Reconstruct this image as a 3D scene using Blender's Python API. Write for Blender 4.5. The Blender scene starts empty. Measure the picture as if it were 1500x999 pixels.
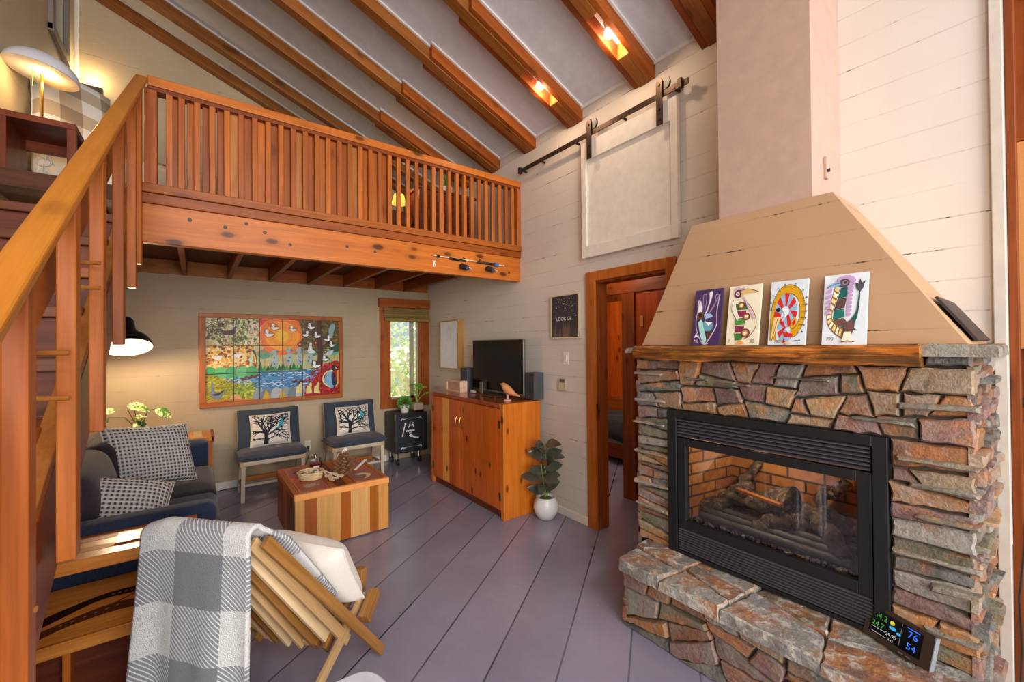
import bpy, bmesh, math, random
from math import pi, sin, cos, radians as R
from mathutils import Vector as V, Matrix

SC = bpy.context.scene
COL = SC.collection
random.seed(7)

# ------------------------------------------------------------------ camera, light, exposure
H = 1.55
XW, YB = 2.677, 5.56          # right wall plane, back wall plane
XL = -0.90                    # left wall plane


def cam_setup():
    yaw, pit, rol, f = .6458, .0089, -.0086, 614.75
    c, s = cos, sin
    Ry = Matrix(((c(yaw), -s(yaw), 0), (s(yaw), c(yaw), 0), (0, 0, 1)))
    Rp = Matrix(((1, 0, 0), (0, c(pit), s(pit)), (0, -s(pit), c(pit))))
    Rr = Matrix(((c(rol), 0, s(rol)), (0, 1, 0), (-s(rol), 0, c(rol))))
    M = Rr @ Rp @ Ry
    r, fw, up = M[0], M[1], M[2]
    m = Matrix(((r[0], up[0], -fw[0], 0), (r[1], up[1], -fw[1], 0), (r[2], up[2], -fw[2], H), (0, 0, 0, 1)))
    d = bpy.data.cameras.new('camera')
    d.sensor_width = 36
    d.lens = f * 36 / 1500
    d.clip_start = .02
    o = bpy.data.objects.new('camera', d)
    COL.objects.link(o)
    o.matrix_world = m
    SC.camera = o


cam_setup()
SC.view_settings.view_transform = 'Standard'
SC.view_settings.look = 'None'
SC.view_settings.gamma = 1
SC.view_settings.use_curve_mapping = False
SC.view_settings.exposure = -0.1
SC.cycles.use_denoising = True
SC.cycles.max_bounces = 10
SC.cycles.diffuse_bounces = 6
SC.cycles.glossy_bounces = 4
SC.cycles.transmission_bounces = 6
SC.cycles.transparent_max_bounces = 10
SC.cycles.sample_clamp_indirect = 6
SC.cycles.caustics_reflective = False
SC.cycles.caustics_refractive = False

W = bpy.data.worlds.new('world')
SC.world = W
W.use_nodes = True
bg = W.node_tree.nodes['Background']
bg.inputs[0].default_value = (.80, .90, 1.0, 1)
bg.inputs[1].default_value = .75


def light(name, kind, loc, power, color, size=None, rot=None, size_y=None, radius=.03):
    d = bpy.data.lights.new(name, kind)
    d.energy = power
    d.color = color
    if kind == 'AREA':
        d.shape = 'RECTANGLE'
        d.size = size
        d.size_y = size_y or size
    elif kind == 'POINT' or kind == 'SPOT':
        d.shadow_soft_size = radius
    o = bpy.data.objects.new(name, d)
    COL.objects.link(o)
    o.location = loc
    if rot:
        o.rotation_euler = rot
    return o


# daylight through the big windows at the rear of the room, behind the camera
light('rear_window_light', 'AREA', (.3, -5.2, 2.0), 640, (1, .97, .94), 5.0, (R(90), 0, 0), 3.2)
light('ceiling_fill_light', 'AREA', (.0, -3.2, 4.6), 170, (.93, .96, 1.0), 3.2, (R(76), 0, R(-6)), .9)  # added high fill to brighten the ceiling, not an actual clerestory
# fill added from the left onto the right wall; no window is built there
light('side_fill_light', 'AREA', (-.80, -.9, 1.9), 75, (1, .97, .93), 1.6, (R(88), 0, R(-62)), 1.5)
# daylight outside the back wall falling on the shrubs and through window_1
light('sun', 'SUN', (2, 9, 6), 20.0, (1, .96, .88), rot=(R(-38), R(28), R(0)))


# ------------------------------------------------------------------ helpers
def lin(c):
    if isinstance(c, str):
        c = c.lstrip('#')
        c = [int(c[i:i + 2], 16) / 255 for i in (0, 2, 4)]
    return tuple((x / 12.92 if x <= .04045 else ((x + .055) / 1.055) ** 2.4) for x in c[:3])


class MB:
    """collects geometry in world coordinates; build() links it as ONE mesh object"""

    def __init__(self):
        self.v, self.f, self.c, self.uv = [], [], [], {}

    def add(self, vs, fs, col=None, uv=None):
        b = len(self.v)
        self.v += [tuple(p) for p in vs]
        for f in fs:
            self.f.append(tuple(i + b for i in f))
            self.c.append(col)
        if uv:
            for i, q in enumerate(uv):
                self.uv[b + i] = q
        return self

    def box(self, x0, x1, y0, y1, z0, z1, col=None):
        vs = [(x, y, z) for z in (z0, z1) for y in (y0, y1) for x in (x0, x1)]
        return self.add(vs, [(0, 2, 3, 1), (4, 5, 7, 6), (0, 1, 5, 4), (2, 6, 7, 3), (0, 4, 6, 2), (1, 3, 7, 5)], col)

    def obox(self, c, ax, ay, az, sx, sy, sz, col=None):
        """box centred at c along unit axes, full sizes"""
        c, ax, ay, az = V(c), V(ax), V(ay), V(az)
        vs = [c + ax * (i * sx / 2) + ay * (j * sy / 2) + az * (k * sz / 2) for k in (-1, 1) for j in (-1, 1) for i in (-1, 1)]
        return self.add(vs, [(0, 2, 3, 1), (4, 5, 7, 6), (0, 1, 5, 4), (2, 6, 7, 3), (0, 4, 6, 2), (1, 3, 7, 5)], col)

    def beam(self, p0, p1, w, h, up=(0, 0, 1), col=None):
        p0, p1 = V(p0), V(p1)
        d = (p1 - p0)
        L = d.length
        d.normalize()
        s = d.cross(V(up)).normalized()
        u = s.cross(d).normalized()
        return self.obox((p0 + p1) / 2, d, s, u, L, w, h, col)

    def tube(self, pts, r, n=8, col=None, caps=True):
        pts = [V(p) for p in pts]
        rs = r if isinstance(r, (list, tuple)) else [r] * len(pts)
        vs, fs = [], []
        prev = None
        for i, p in enumerate(pts):
            t = (pts[min(i + 1, len(pts) - 1)] - pts[max(i - 1, 0)])
            if t.length < 1e-9:
                t = V((0, 0, 1))
            t.normalize()
            a = prev if prev is not None else (V((0, 0, 1)) if abs(t.z) < .9 else V((1, 0, 0)))
            a = (a - t * a.dot(t))
            if a.length < 1e-6:
                a = V((1, 0, 0)) - t * t.x
            a.normalize()
            prev = a
            b = t.cross(a)
            for k in range(n):
                q = 2 * pi * k / n
                vs.append(p + (a * cos(q) + b * sin(q)) * rs[i])
        for i in range(len(pts) - 1):
            for k in range(n):
                fs.append((i * n + k, i * n + (k + 1) % n, (i + 1) * n + (k + 1) % n, (i + 1) * n + k))
        if caps:
            fs.append(tuple(range(n))[::-1])
            fs.append(tuple((len(pts) - 1) * n + k for k in range(n)))
        return self.add(vs, fs, col)

    def lathe(self, prof, c=(0, 0, 0), n=24, M=None, col=None):
        """prof: (r, z) from bottom to top"""
        c = V(c)
        vs, fs = [], []
        for r, z in prof:
            for k in range(n):
                q = 2 * pi * k / n
                p = V((r * cos(q), r * sin(q), z))
                vs.append(c + (M @ p if M else p))
        m = len(prof)
        for i in range(m - 1):
            for k in range(n):
                fs.append((i * n + k, i * n + (k + 1) % n, (i + 1) * n + (k + 1) % n, (i + 1) * n + k))
        if prof[0][0] > 1e-4:
            fs.append(tuple(range(n))[::-1])
        if prof[-1][0] > 1e-4:
            fs.append(tuple((m - 1) * n + k for k in range(n)))
        return self.add(vs, fs, col)

    def ball(self, c, rx, ry=None, rz=None, n=12, M=None, col=None):
        ry, rz = ry or rx, rz or rx
        vs, fs = [], []
        c = V(c)
        for i in range(n // 2 + 1):
            t = pi * i / (n // 2)
            for k in range(n):
                q = 2 * pi * k / n
                p = V((rx * sin(t) * cos(q), ry * sin(t) * sin(q), -rz * cos(t)))
                vs.append(c + (M @ p if M else p))
        for i in range(n // 2):
            for k in range(n):
                fs.append((i * n + k, i * n + (k + 1) % n, (i + 1) * n + (k + 1) % n, (i + 1) * n + k))
        return self.add(vs, fs, col)

    def prism(self, poly, fn, d0, d1, col=None):
        """poly of (a,b); fn(a,b,d)->point"""
        n = len(poly)
        vs = [fn(a, b, d0) for a, b in poly] + [fn(a, b, d1) for a, b in poly]
        fs = [tuple(range(n))[::-1], tuple(range(n, 2 * n))] + [(i, (i + 1) % n, n + (i + 1) % n, n + i) for i in range(n)]
        return self.add(vs, fs, col)

    def grid(self, fn, nu, nv, col=None, uv=None, cu=False):
        vs, fs, uvs = [], [], []
        for j in range(nv + 1):
            for i in range(nu + (0 if cu else 1)):
                u, w = i / nu, j / nv
                vs.append(fn(u, w))
                uvs.append(uv(u, w) if uv else (u, w))
        m = nu if cu else nu + 1
        for j in range(nv):
            for i in range(nu):
                a, b = j * m + i, j * m + (i + 1) % m
                fs.append((a, b, b + m, a + m))
        return self.add(vs, fs, col, uvs)

    def leaf(self, p, d, n, L, Wd, fold=.25, droop=.3, col=None, seg=6, notch=0):
        """a leaf blade from p along d with normal n, own thickness from the fold"""
        p, d, n = V(p), V(d).normalized(), V(n)
        s = d.cross(n).normalized()
        n = s.cross(d).normalized()
        vs, fs = [], []
        for i in range(seg + 1):
            t = i / seg
            w = Wd * (sin(pi * min(1, t ** .8 * .97 + .02)) ** .8) if seg > 1 else Wd
            c = p + d * (L * t) - n * (droop * L * t * t)
            vs += [c - s * (w / 2) + n * (fold * w / 2), c, c + s * (w / 2) + n * (fold * w / 2)]
        for i in range(seg):
            a = i * 3
            fs += [(a, a + 1, a + 4, a + 3), (a + 1, a + 2, a + 5, a + 4)]
        return self.add(vs, fs, col)

    def build(self, name, mat, parent=None, bevel=0, seg=2, smooth=None, solid=0, sub=0, fixn=False):
        me = bpy.data.meshes.new(name)
        off = V((0, 0, 0))
        q = parent
        while q is not None:
            off += q.location
            q = q.parent
        me.from_pydata([V(p) - off for p in self.v], [], self.f)
        if any(c is not None for c in self.c):
            at = me.color_attributes.new('Col', 'FLOAT_COLOR', 'CORNER')
            k = 0
            for i, p in enumerate(me.polygons):
                c = self.c[i] or (.5, .5, .5)
                for _ in p.loop_indices:
                    at.data[k].color = (c[0], c[1], c[2], 1)
                    k += 1
        if self.uv:
            ul = me.uv_layers.new(name='UVMap')
            for lp in me.loops:
                ul.data[lp.index].uv = self.uv.get(lp.vertex_index, (0, 0))
        if fixn:
            bm = bmesh.new()
            bm.from_mesh(me)
            bmesh.ops.recalc_face_normals(bm, faces=bm.faces)
            bm.to_mesh(me)
            bm.free()
        if smooth is not None:
            me.shade_smooth()
            me.set_sharp_from_angle(angle=R(smooth))
        me.materials.append(mat)
        me.update()
        o = bpy.data.objects.new(name, me)
        COL.objects.link(o)
        if parent is not None:
            o.parent = parent
        if solid:
            m = o.modifiers.new('solid', 'SOLIDIFY')
            m.thickness = solid
            m.offset = 0
        if sub:
            m = o.modifiers.new('sub', 'SUBSURF')
            m.levels = m.render_levels = sub
        if bevel:
            m = o.modifiers.new('bevel', 'BEVEL')
            m.width = bevel
            m.segments = seg
            m.limit_method = 'ANGLE'
            m.angle_limit = R(40)
            m.harden_normals = False
        return o


def tag(o, label, cat=None, group=None, kind=None):
    if label:
        o['label'] = label
    if cat:
        o['category'] = cat
    if group:
        o['group'] = group
    if kind:
        o['kind'] = kind
    return o


def thing(name, label, cat, loc=(0, 0, 0), group=None):
    o = bpy.data.objects.new(name, None)
    o.empty_display_size = .05
    COL.objects.link(o)
    o.location = loc
    return tag(o, label, cat, group)


def struct(name, mb, mat, parent=None, **k):
    o = mb.build(name, mat, parent, **k)
    o['kind'] = 'structure'
    return o


def dup(o, parent=None, loc=None, rz=None, label=None):
    c = o.copy()
    COL.objects.link(c)
    if parent is not None:
        c.parent = parent
    if loc is not None:
        c.location = loc
    if rz is not None:
        c.rotation_euler = (0, 0, rz)
    if label:
        c['label'] = label
    for ch in list(o.children):
        dup(ch, c)
    return c


# ------------------------------------------------------------------ materials
MATS = {}


class NT:
    def __init__(self, name):
        self.m = bpy.data.materials.new(name)
        self.m.use_nodes = True
        self.t = self.m.node_tree
        self.b = self.t.nodes['Principled BSDF']
        self.out = self.t.nodes['Material Output']

    def n(self, typ, **k):
        x = self.t.nodes.new(typ)
        for a, b in k.items():
            setattr(x, a, b)
        return x

    def l(self, a, b):
        self.t.links.new(a, b)

    def math(self, op, a, b=None, c=None):
        x = self.n('ShaderNodeMath', operation=op)
        for i, q in enumerate((a, b, c)):
            if q is None:
                continue
            if isinstance(q, (int, float)):
                x.inputs[i].default_value = q
            else:
                self.l(q, x.inputs[i])
        return x.outputs[0]

    def coords(self, scale=(1, 1, 1), rot=(0, 0, 0), src='Object', loc=(0, 0, 0)):
        tc = self.n('ShaderNodeTexCoord')
        mp = self.n('ShaderNodeMapping')
        mp.inputs['Scale'].default_value = scale
        mp.inputs['Rotation'].default_value = rot
        mp.inputs['Location'].default_value = loc
        self.l(tc.outputs[src], mp.inputs[0])
        return mp.outputs[0]

    def noise(self, vec, scale, detail=4, rough=.55, dist=0):
        x = self.n('ShaderNodeTexNoise')
        x.inputs['Scale'].default_value = scale
        x.inputs['Detail'].default_value = detail
        x.inputs['Roughness'].default_value = rough
        x.inputs['Distortion'].default_value = dist
        if vec is not None:
            self.l(vec, x.inputs['Vector'])
        return x.outputs[0]

    def ramp(self, fac, stops, interp='LINEAR'):
        x = self.n('ShaderNodeValToRGB')
        x.color_ramp.interpolation = interp
        e = x.color_ramp.elements
        while len(e) > 1:
            e.remove(e[-1])
        for i, (p, c) in enumerate(stops):
            el = e[0] if i == 0 else e.new(p)
            el.position = p
            c = (c, c, c) if isinstance(c, (int, float)) else lin(c) if isinstance(c, str) else c
            el.color = (c[0], c[1], c[2], 1)
        self.l(fac, x.inputs[0])
        return x.outputs[0]

    def mix(self, fac, a, b, blend='MIX'):
        x = self.n('ShaderNodeMix', data_type='RGBA', blend_type=blend)
        for i, q in ((0, fac), (6, a), (7, b)):
            if isinstance(q, str):
                q = lin(q)
            if isinstance(q, (int, float)):
                x.inputs[i].default_value = q
            elif isinstance(q, tuple):
                x.inputs[i].default_value = (*q[:3], 1)
            else:
                self.l(q, x.inputs[i])
        return x.outputs[2]

    def bump(self, h, strength=.3, dist=.01):
        x = self.n('ShaderNodeBump')
        x.inputs['Strength'].default_value = strength
        x.inputs['Distance'].default_value = dist
        self.l(h, x.inputs['Height'])
        self.l(x.outputs[0], self.b.inputs['Normal'])

    def set(self, color=None, rough=None, metal=None, spec=None, coat=None, sheen=None):
        for k, q in (('Base Color', color), ('Roughness', rough), ('Metallic', metal), ('Specular IOR Level', spec), ('Coat Weight', coat), ('Sheen Weight', sheen)):
            if q is None:
                continue
            if isinstance(q, str):
                q = (*lin(q), 1)
            if isinstance(q, tuple) and len(q) == 3:
                q = (*q, 1)
            if isinstance(q, (int, float, tuple)):
                self.b.inputs[k].default_value = q
            else:
                self.l(q, self.b.inputs[k])
        return self.m


def plain(name, color, rough=.5, metal=0, spec=.5, coat=0, bumpy=0, bscale=60, var=.06):
    if name in MATS:
        return MATS[name]
    t = NT(name)
    c = lin(color)
    n = t.noise(t.coords(), 14, 3)
    col = t.ramp(n, [(.3, tuple(x * (1 - var) for x in c)), (.7, tuple(min(1, x * (1 + var)) for x in c))])
    t.set(col, rough, metal, spec, coat)
    if bumpy:
        t.bump(t.noise(t.coords(), bscale, 3), bumpy, .004)
    MATS[name] = t.m
    return t.m


def emit(name, color, strength):
    t = NT(name)
    c = (*lin(color), 1)
    t.b.inputs['Base Color'].default_value = c
    t.b.inputs['Emission Color'].default_value = c
    t.b.inputs['Emission Strength'].default_value = strength
    return t.m


def wood(name, axis, light, dark, knots=.5, rough=.44, coat=.03, plank=None, plank_axis=None, contrast=1.0, scale=1.0, sap=None, rot=None, kscale=1.0):
    """boards with grain along axis; plank = board width across plank_axis gives each board its own tone"""
    key = (name, axis, rot)
    if key in MATS:
        return MATS[key]
    t = NT('%s_grain_%s' % (name, axis.lower()))
    i = 'XYZ'.index(axis)
    sc = [9.0, 9.0, 9.0]
    sc[i] = .7
    geo = t.n('ShaderNodeNewGeometry')
    info = t.n('ShaderNodeObjectInfo')
    rnd = t.math('FRACT', t.math('ADD', geo.outputs['Random Per Island'], info.outputs['Random']))
    tc = t.n('ShaderNodeTexCoord')
    off = t.n('ShaderNodeCombineXYZ')
    for k in range(3):
        t.l(t.math('MULTIPLY', rnd, 7.3 + 3 * k), off.inputs[k])
    add = t.n('ShaderNodeVectorMath', operation='ADD')
    src = tc.outputs['Object']
    if rot:
        rm = t.n('ShaderNodeMapping')
        rm.inputs['Rotation'].default_value = rot
        t.l(src, rm.inputs[0])
        src = rm.outputs[0]
    t.l(src, add.inputs[0])
    t.l(off.outputs[0], add.inputs[1])
    base = add.outputs[0]
    tone = rnd
    if plank:
        sep = t.n('ShaderNodeSeparateXYZ')
        t.l(tc.outputs['Object'], sep.inputs[0])
        q = t.math('DIVIDE', sep.outputs['XYZ'.index(plank_axis)], plank)
        fl = t.math('FLOOR', q)
        wn = t.n('ShaderNodeTexWhiteNoise', noise_dimensions='1D')
        t.l(fl, wn.inputs[1])
        tone = wn.outputs[0]
        off2 = t.n('ShaderNodeCombineXYZ')
        for k in range(3):
            t.l(t.math('MULTIPLY', tone, 5.1 + 2 * k), off2.inputs[k])
        add2 = t.n('ShaderNodeVectorMath', operation='ADD')
        t.l(base, add2.inputs[0])
        t.l(off2.outputs[0], add2.inputs[1])
        base = add2.outputs[0]
    mp = t.n('ShaderNodeMapping')
    mp.inputs['Scale'].default_value = [x * scale for x in sc]
    t.l(base, mp.inputs[0])
    g = t.noise(mp.outputs[0], 2.2, 6, .6, .8)
    fine = t.n('ShaderNodeMapping')
    fs = [120.0, 120.0, 120.0]
    fs[i] = 3
    fine.inputs['Scale'].default_value = fs
    t.l(base, fine.inputs[0])
    fg = t.noise(fine.outputs[0], 1, 2)
    L, D = lin(light), lin(dark)
    md = tuple((a + b) / 2 for a, b in zip(L, D))
    col = t.ramp(g, [(.5 - .22 / contrast, D), (.5, md), (.5 + .2 / contrast, L)])
    col = t.mix(.22, col, t.ramp(fg, [(.35, D), (.65, L)]))
    tn = t.ramp(tone, [(0, .84), (.5, 1.0), (1, 1.13)])
    col = t.mix(1.0, col, tn, 'MULTIPLY')
    if sap:
        sp = t.ramp(tone, [(.80, 0.0), (.83, 1.0)], 'LINEAR')
        col = t.mix(t.math('MULTIPLY', sp, .85), col, t.mix(.25, sap, t.ramp(fg, [(.3, D), (.7, sap)])))
    h = fg
    if knots:
        kn = t.n('ShaderNodeMapping')
        ks = [6.5, 6.5, 6.5]
        ks[i] = 3.2
        kn.inputs['Scale'].default_value = ks
        t.l(base, kn.inputs[0])
        wob = t.n('ShaderNodeTexVoronoi')
        wob.inputs['Scale'].default_value = kscale
        t.l(kn.outputs[0], wob.inputs['Vector'])
        k = t.ramp(wob.outputs['Distance'], [(.08, 1.0), (.13, .8), (.17, .2), (.30, 0.0)])
        col = t.mix(t.math('MULTIPLY', k, knots), col, tuple(x * .16 for x in D))
    t.set(col, rough, 0, .22, coat)
    t.b.inputs['Coat Roughness'].default_value = .2
    t.bump(h, .08, .002)
    MATS[key] = t.m
    return t.m


def vcol(name, rough=.45, coat=0, spec=.5, bump=0):
    if name in MATS:
        return MATS[name]
    t = NT(name)
    a = t.n('ShaderNodeAttribute', attribute_name='Col')
    n = t.noise(t.coords(), 40, 3)
    col = t.mix(1.0, a.outputs['Color'], t.ramp(n, [(.3, .9), (.7, 1.08)]), 'MULTIPLY')
    t.set(col, rough, 0, spec, coat)
    if bump:
        t.bump(t.noise(t.coords(), 90, 2), bump, .003)
    MATS[name] = t.m
    return t.m


def glass_mat(name, tint=(1, 1, 1), refl=.12):
    t = NT(name)
    tr = t.n('ShaderNodeBsdfTransparent')
    tr.inputs[0].default_value = (*tint, 1)
    gl = t.n('ShaderNodeBsdfGlossy')
    gl.inputs['Roughness'].default_value = .03
    lw = t.n('ShaderNodeFresnel')
    lw.inputs[0].default_value = 1.45
    mx = t.n('ShaderNodeMixShader')
    t.l(t.math('ADD', lw.outputs[0], refl), mx.inputs[0])
    t.l(tr.outputs[0], mx.inputs[1])
    t.l(gl.outputs[0], mx.inputs[2])
    t.l(mx.outputs[0], t.out.inputs[0])
    return t.m


def wall_paint(name, c1, c2, plank=.14, axis=2, crack=.8):
    t = NT(name)
    tc = t.n('ShaderNodeTexCoord')
    sep = t.n('ShaderNodeSeparateXYZ')
    t.l(tc.outputs['Object'], sep.inputs[0])
    z = sep.outputs[axis]
    q = t.math('DIVIDE', z, plank)
    fr = t.math('FRACT', q)
    d = t.math('MINIMUM', fr, t.math('SUBTRACT', 1.0, fr))
    line = t.ramp(d, [(.0, 1.0), (.012, .8), (.03, 0.0)])
    fl = t.math('FLOOR', t.math('ADD', q, .5))
    cb = t.n('ShaderNodeCombineXYZ')
    t.l(t.math('MULTIPLY', fl, 13.7), cb.inputs[2])
    add = t.n('ShaderNodeVectorMath', operation='MULTIPLY_ADD')
    t.l(tc.outputs['Object'], add.inputs[0])
    add.inputs[1].default_value = (1.5, 1.5, 0)
    t.l(cb.outputs[0], add.inputs[2])
    where = t.noise(add.outputs[0], 1.6, 5, .75)
    on = t.ramp(where, [(.38, .12), (.62, 1.0)])
    line2 = t.math('MULTIPLY', line, on)
    n = t.noise(t.coords((1, 1, 1)), 1.3, 5, .6)
    base = t.ramp(n, [(.3, c1), (.7, c2)])
    cr = t.ramp(t.math('MULTIPLY', line2, t.ramp(t.noise(add.outputs[0], 3.1, 4, .8), [(.52, .0), (.64, 1.0)])), [(.2, 0.0), (.5, 1.0)])
    col = t.mix(t.math('MULTIPLY', line2, .38 * crack), base, '#8d7c6c')
    col = t.mix(t.math('MULTIPLY', cr, .85 * crack), col, '#2c241e')
    t.set(col, .55, 0, .3)
    grain = t.noise(t.coords((2, 2, 40)), 6, 3)
    hh = t.math('SUBTRACT', t.math('MULTIPLY', grain, .06), t.math('MULTIPLY', line2, 1.0))
    t.bump(hh, .35, .004)
    return t.m


def stone_mat(hearth=False):
    t = NT('hearth_flagstone' if hearth else 'fieldstone')
    a = t.n('ShaderNodeAttribute', attribute_name='Col')
    geo = t.n('ShaderNodeNewGeometry')
    off = t.n('ShaderNodeCombineXYZ')
    for k in range(3):
        t.l(t.math('MULTIPLY', geo.outputs['Random Per Island'], 11 + 5 * k), off.inputs[k])
    tc = t.n('ShaderNodeTexCoord')
    add = t.n('ShaderNodeVectorMath', operation='ADD')
    t.l(tc.outputs['Object'], add.inputs[0])
    t.l(off.outputs[0], add.inputs[1])
    n1 = t.noise(add.outputs[0], 6, 6, .65, .6)
    n2 = t.noise(add.outputs[0], 17, 8, .7, .3)
    n3 = t.noise(add.outputs[0], 70, 5, .65)
    n4 = t.noise(add.outputs[0], 3.3, 5, .6, 1.0)
    col = t.mix(t.ramp(n1, [(.42, 0.0), (.62, .6)]), a.outputs['Color'], '#8d887e')
    col = t.mix(t.ramp(n4, [(.47, 0.0), (.60, .75)] if hearth else [(.54, 0.0), (.66, .7)]), col, '#b0703c')
    col = t.mix(t.ramp(n2, [(.30, .7), (.42, 0.0)]), col, '#4a4744')
    col = t.mix(t.ramp(n2, [(.5, 0.0), (.62, .8)] if hearth else [(.6, 0.0), (.72, .75)]), col, '#c9c0b4' if hearth else '#b9a68e')
    col = t.mix(1.0, col, t.ramp(n3, [(.3, .72), (.7, 1.22)]), 'MULTIPLY')
    t.set(col, t.ramp(n2, [(.3, .42), (.7, .7)]), 0, .45)
    h = t.math('ADD', t.math('MULTIPLY', n2, .8), t.math('ADD', t.math('MULTIPLY', n3, .28), t.math('MULTIPLY', n1, .8)))
    t.bump(h, .75, .02)
    return t.m


def floor_mat():
    t = NT('painted_floor')
    v = t.coords((1, 1, 1), (0, 0, R(-34.5)))
    sep = t.n('ShaderNodeSeparateXYZ')
    t.l(v, sep.inputs[0])
    q = t.math('DIVIDE', t.math('SUBTRACT', sep.outputs[1], .122), .3165)
    fr = t.math('FRACT', q)
    d = t.math('MINIMUM', fr, t.math('SUBTRACT', 1.0, fr))
    line = t.ramp(d, [(0, 1.0), (.010, .95), (.018, 0.0)])
    wn = t.n('ShaderNodeTexWhiteNoise', noise_dimensions='1D')
    t.l(t.math('FLOOR', q), wn.inputs[1])
    ns = t.noise(t.coords((1, 1, 1)), 2.2, 6, .65)
    sp = t.noise(t.coords(), 45, 3)
    base = t.ramp(ns, [(.3, '#827c8d'), (.7, '#8f899b')])
    base = t.mix(1.0, base, t.ramp(wn.outputs[0], [(0, .93), (1, 1.07)]), 'MULTIPLY')
    base = t.mix(t.ramp(sp, [(.7, 0.0), (.78, .45)]), base, '#5b4a4a')
    lw = t.noise(v, 1.1, 2)
    col = t.mix(t.math('MULTIPLY', line, t.ramp(lw, [(.35, .45), (.6, .95)])), base, '#1d1a20')
    wear = t.noise(t.coords(), 9, 6, .7)
    t.set(col, t.ramp(wear, [(.3, .15), (.7, .28)]), 0, .55)
    v2 = t.coords((1, 8, 1), (0, 0, R(-34.5)))
    hh = t.math('SUBTRACT', t.math('ADD', t.math('MULTIPLY', t.noise(v2, 5, 4), .25), t.math('MULTIPLY', wear, .12)), line)
    t.bump(hh, .12, .006)
    return t.m


def fabric(name, c1, c2, scale=180, rough=.9, bump=.35, blotch=.5):
    if name in MATS:
        return MATS[name]
    t = NT(name)
    a = t.noise(t.coords(), scale, 3, .7)
    b = t.noise(t.coords(), 5, 4, .6)
    f = t.math('ADD', t.math('MULTIPLY', a, 1 - blotch), t.math('MULTIPLY', b, blotch))
    t.set(t.ramp(f, [(.35, c1), (.65, c2)]), rough, 0, .15)
    t.b.inputs['Sheen Weight'].default_value = .15
    t.bump(a, bump, .004)
    MATS[name] = t.m
    return t.m


FIR = dict(light='#dc8a48', dark='#a4561f')
M_FLOOR = floor_mat()
M_WALLR = wall_paint('cream_paint_boards', '#cbbfb3', '#d4c9be', crack=1.0)
M_WALLB = wall_paint('shaded_cream_boards', '#a99678', '#b6a387', crack=.5)  # darker, warmer copy of the wall paint: loft shade and lamplight in the colour
M_CEIL = plain('ceiling_panel', '#cdcdd3', .8, bumpy=.05)
M_WHITE = plain('white_paint', '#d8d4cf', .45)
M_CREAM = plain('cream_paint', '#e0d6ca', .5)
M_BLACK = plain('black_satin', '#191a1c', .4)
M_DARKM = plain('dark_bronze', '#4a3a30', .38, .75)
M_STEEL = plain('steel', '#a8a8a8', .28, .95)
M_BRASS = plain('brass', '#c39a4a', .28, .95)
M_STONE = stone_mat()
M_HEARTH = stone_mat(True)


def fir(axis, tone=0, **k):
    L, D = {0: ('#c06c2a', '#8a4412'), 1: ('#ad5a20', '#783a10'), 2: ('#94491a', '#602a0c'), 3: ('#ba7638', '#8e501c'), 4: ('#7d4020', '#4c2410'), 5: ('#a0632c', '#703e16')}[tone]
    return wood('fir%d' % tone, axis, L, D, **k)
# ------------------------------------------------------------------ the setting
SL = .405                       # roof slope


def roof(x, off=0.0):
    return 3.48 + SL * (XW - x) + off


struct('floor', MB().box(-1.1, 6.2, -2.6, 5.75, -.08, 0), M_FLOOR)

# right wall with the doorway
w = MB()
w.box(XW, 2.79, 2.385, 5.68, 0, 3.62)
w.box(XW, 2.72, .155, 1.70, 0, 3.62)
w.box(XW, 2.79, 1.70, 2.385, 2.085, 3.62)
struct('wall_right', w, M_WALLR)
# back wall with the window hole
w = MB()


def yslab(poly, y0, y1, mb):
    mb.prism(poly, lambda a, b, d: (a, d, b), y0, y1)


hx0, hx1, hz0, hz1 = 2.10, 2.56, .80, 2.07
yslab([(XL - .1, 0), (hx0, 0), (hx0, roof(hx0, .1)), (XL - .1, roof(XL - .1, .1))], YB, YB + .12, w)
yslab([(hx0, 0), (hx1, 0), (hx1, hz0), (hx0, hz0)], YB, YB + .12, w)
yslab([(hx0, hz1), (hx1, hz1), (hx1, roof(hx1, .1)), (hx0, roof(hx0, .1))], YB, YB + .12, w)
yslab([(hx1, 0), (2.79, 0), (2.79, roof(2.79, .1)), (hx1, roof(hx1, .1))], YB, YB + .12, w)
struct('wall_back', w, M_WALLB, fixn=True)
w = MB()
w.box(XL - .1, XL, -2.6, 4.74, 0, 5.2)
w.box(XL - .1, XL, 5.14, YB + .12, 0, 5.2)
w.box(XL - .1, XL, 4.74, 5.14, 0, 4.05)
struct('wall_left', w, wall_paint('olive_paint_boards', '#b7aa90', '#c2b59a', crack=.4))

cl = MB()
x0, x1 = XL - .15, 2.95
cl.prism([(x0, roof(x0, .115)), (x1, roof(x1, .115)), (x1, roof(x1, .19)), (x0, roof(x0, .19))], lambda a, b, d: (a, d, b), -2.4, YB + .1)
struct('ceiling', cl, M_CEIL, fixn=True)

struct('baseboard_back', MB().box(XL, 2.05, YB - .018, YB, 0, .085), M_CREAM, bevel=.004)
struct('baseboard_right', MB().box(XW - .018, XW, 2.475, YB, 0, .07), M_CREAM, bevel=.004)
struct('trim_1', MB().box(XW - .022, XW + .02, .151, .188, 0, 3.6), plain('stone_paint', '#bfb3a6', .55), bevel=.003)
struct('trim_2', MB().box(XL, XL + .03, YB - .03, YB, 2.47, 4.9), M_CREAM, bevel=.004)

# rafters: centre timber, flanking boards near the eave, white quarter round on the near side


def slope_bar(mb, xa, xb, ya, yb, o0, o1, cut=True):
    mb.prism([(xa, roof(xa, o0)), (xb, roof(xb, o0)), (xb, roof(xb, o1)), (xa, roof(xa, o1))], lambda a, b, d: (a, d, b), ya, yb)


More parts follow.
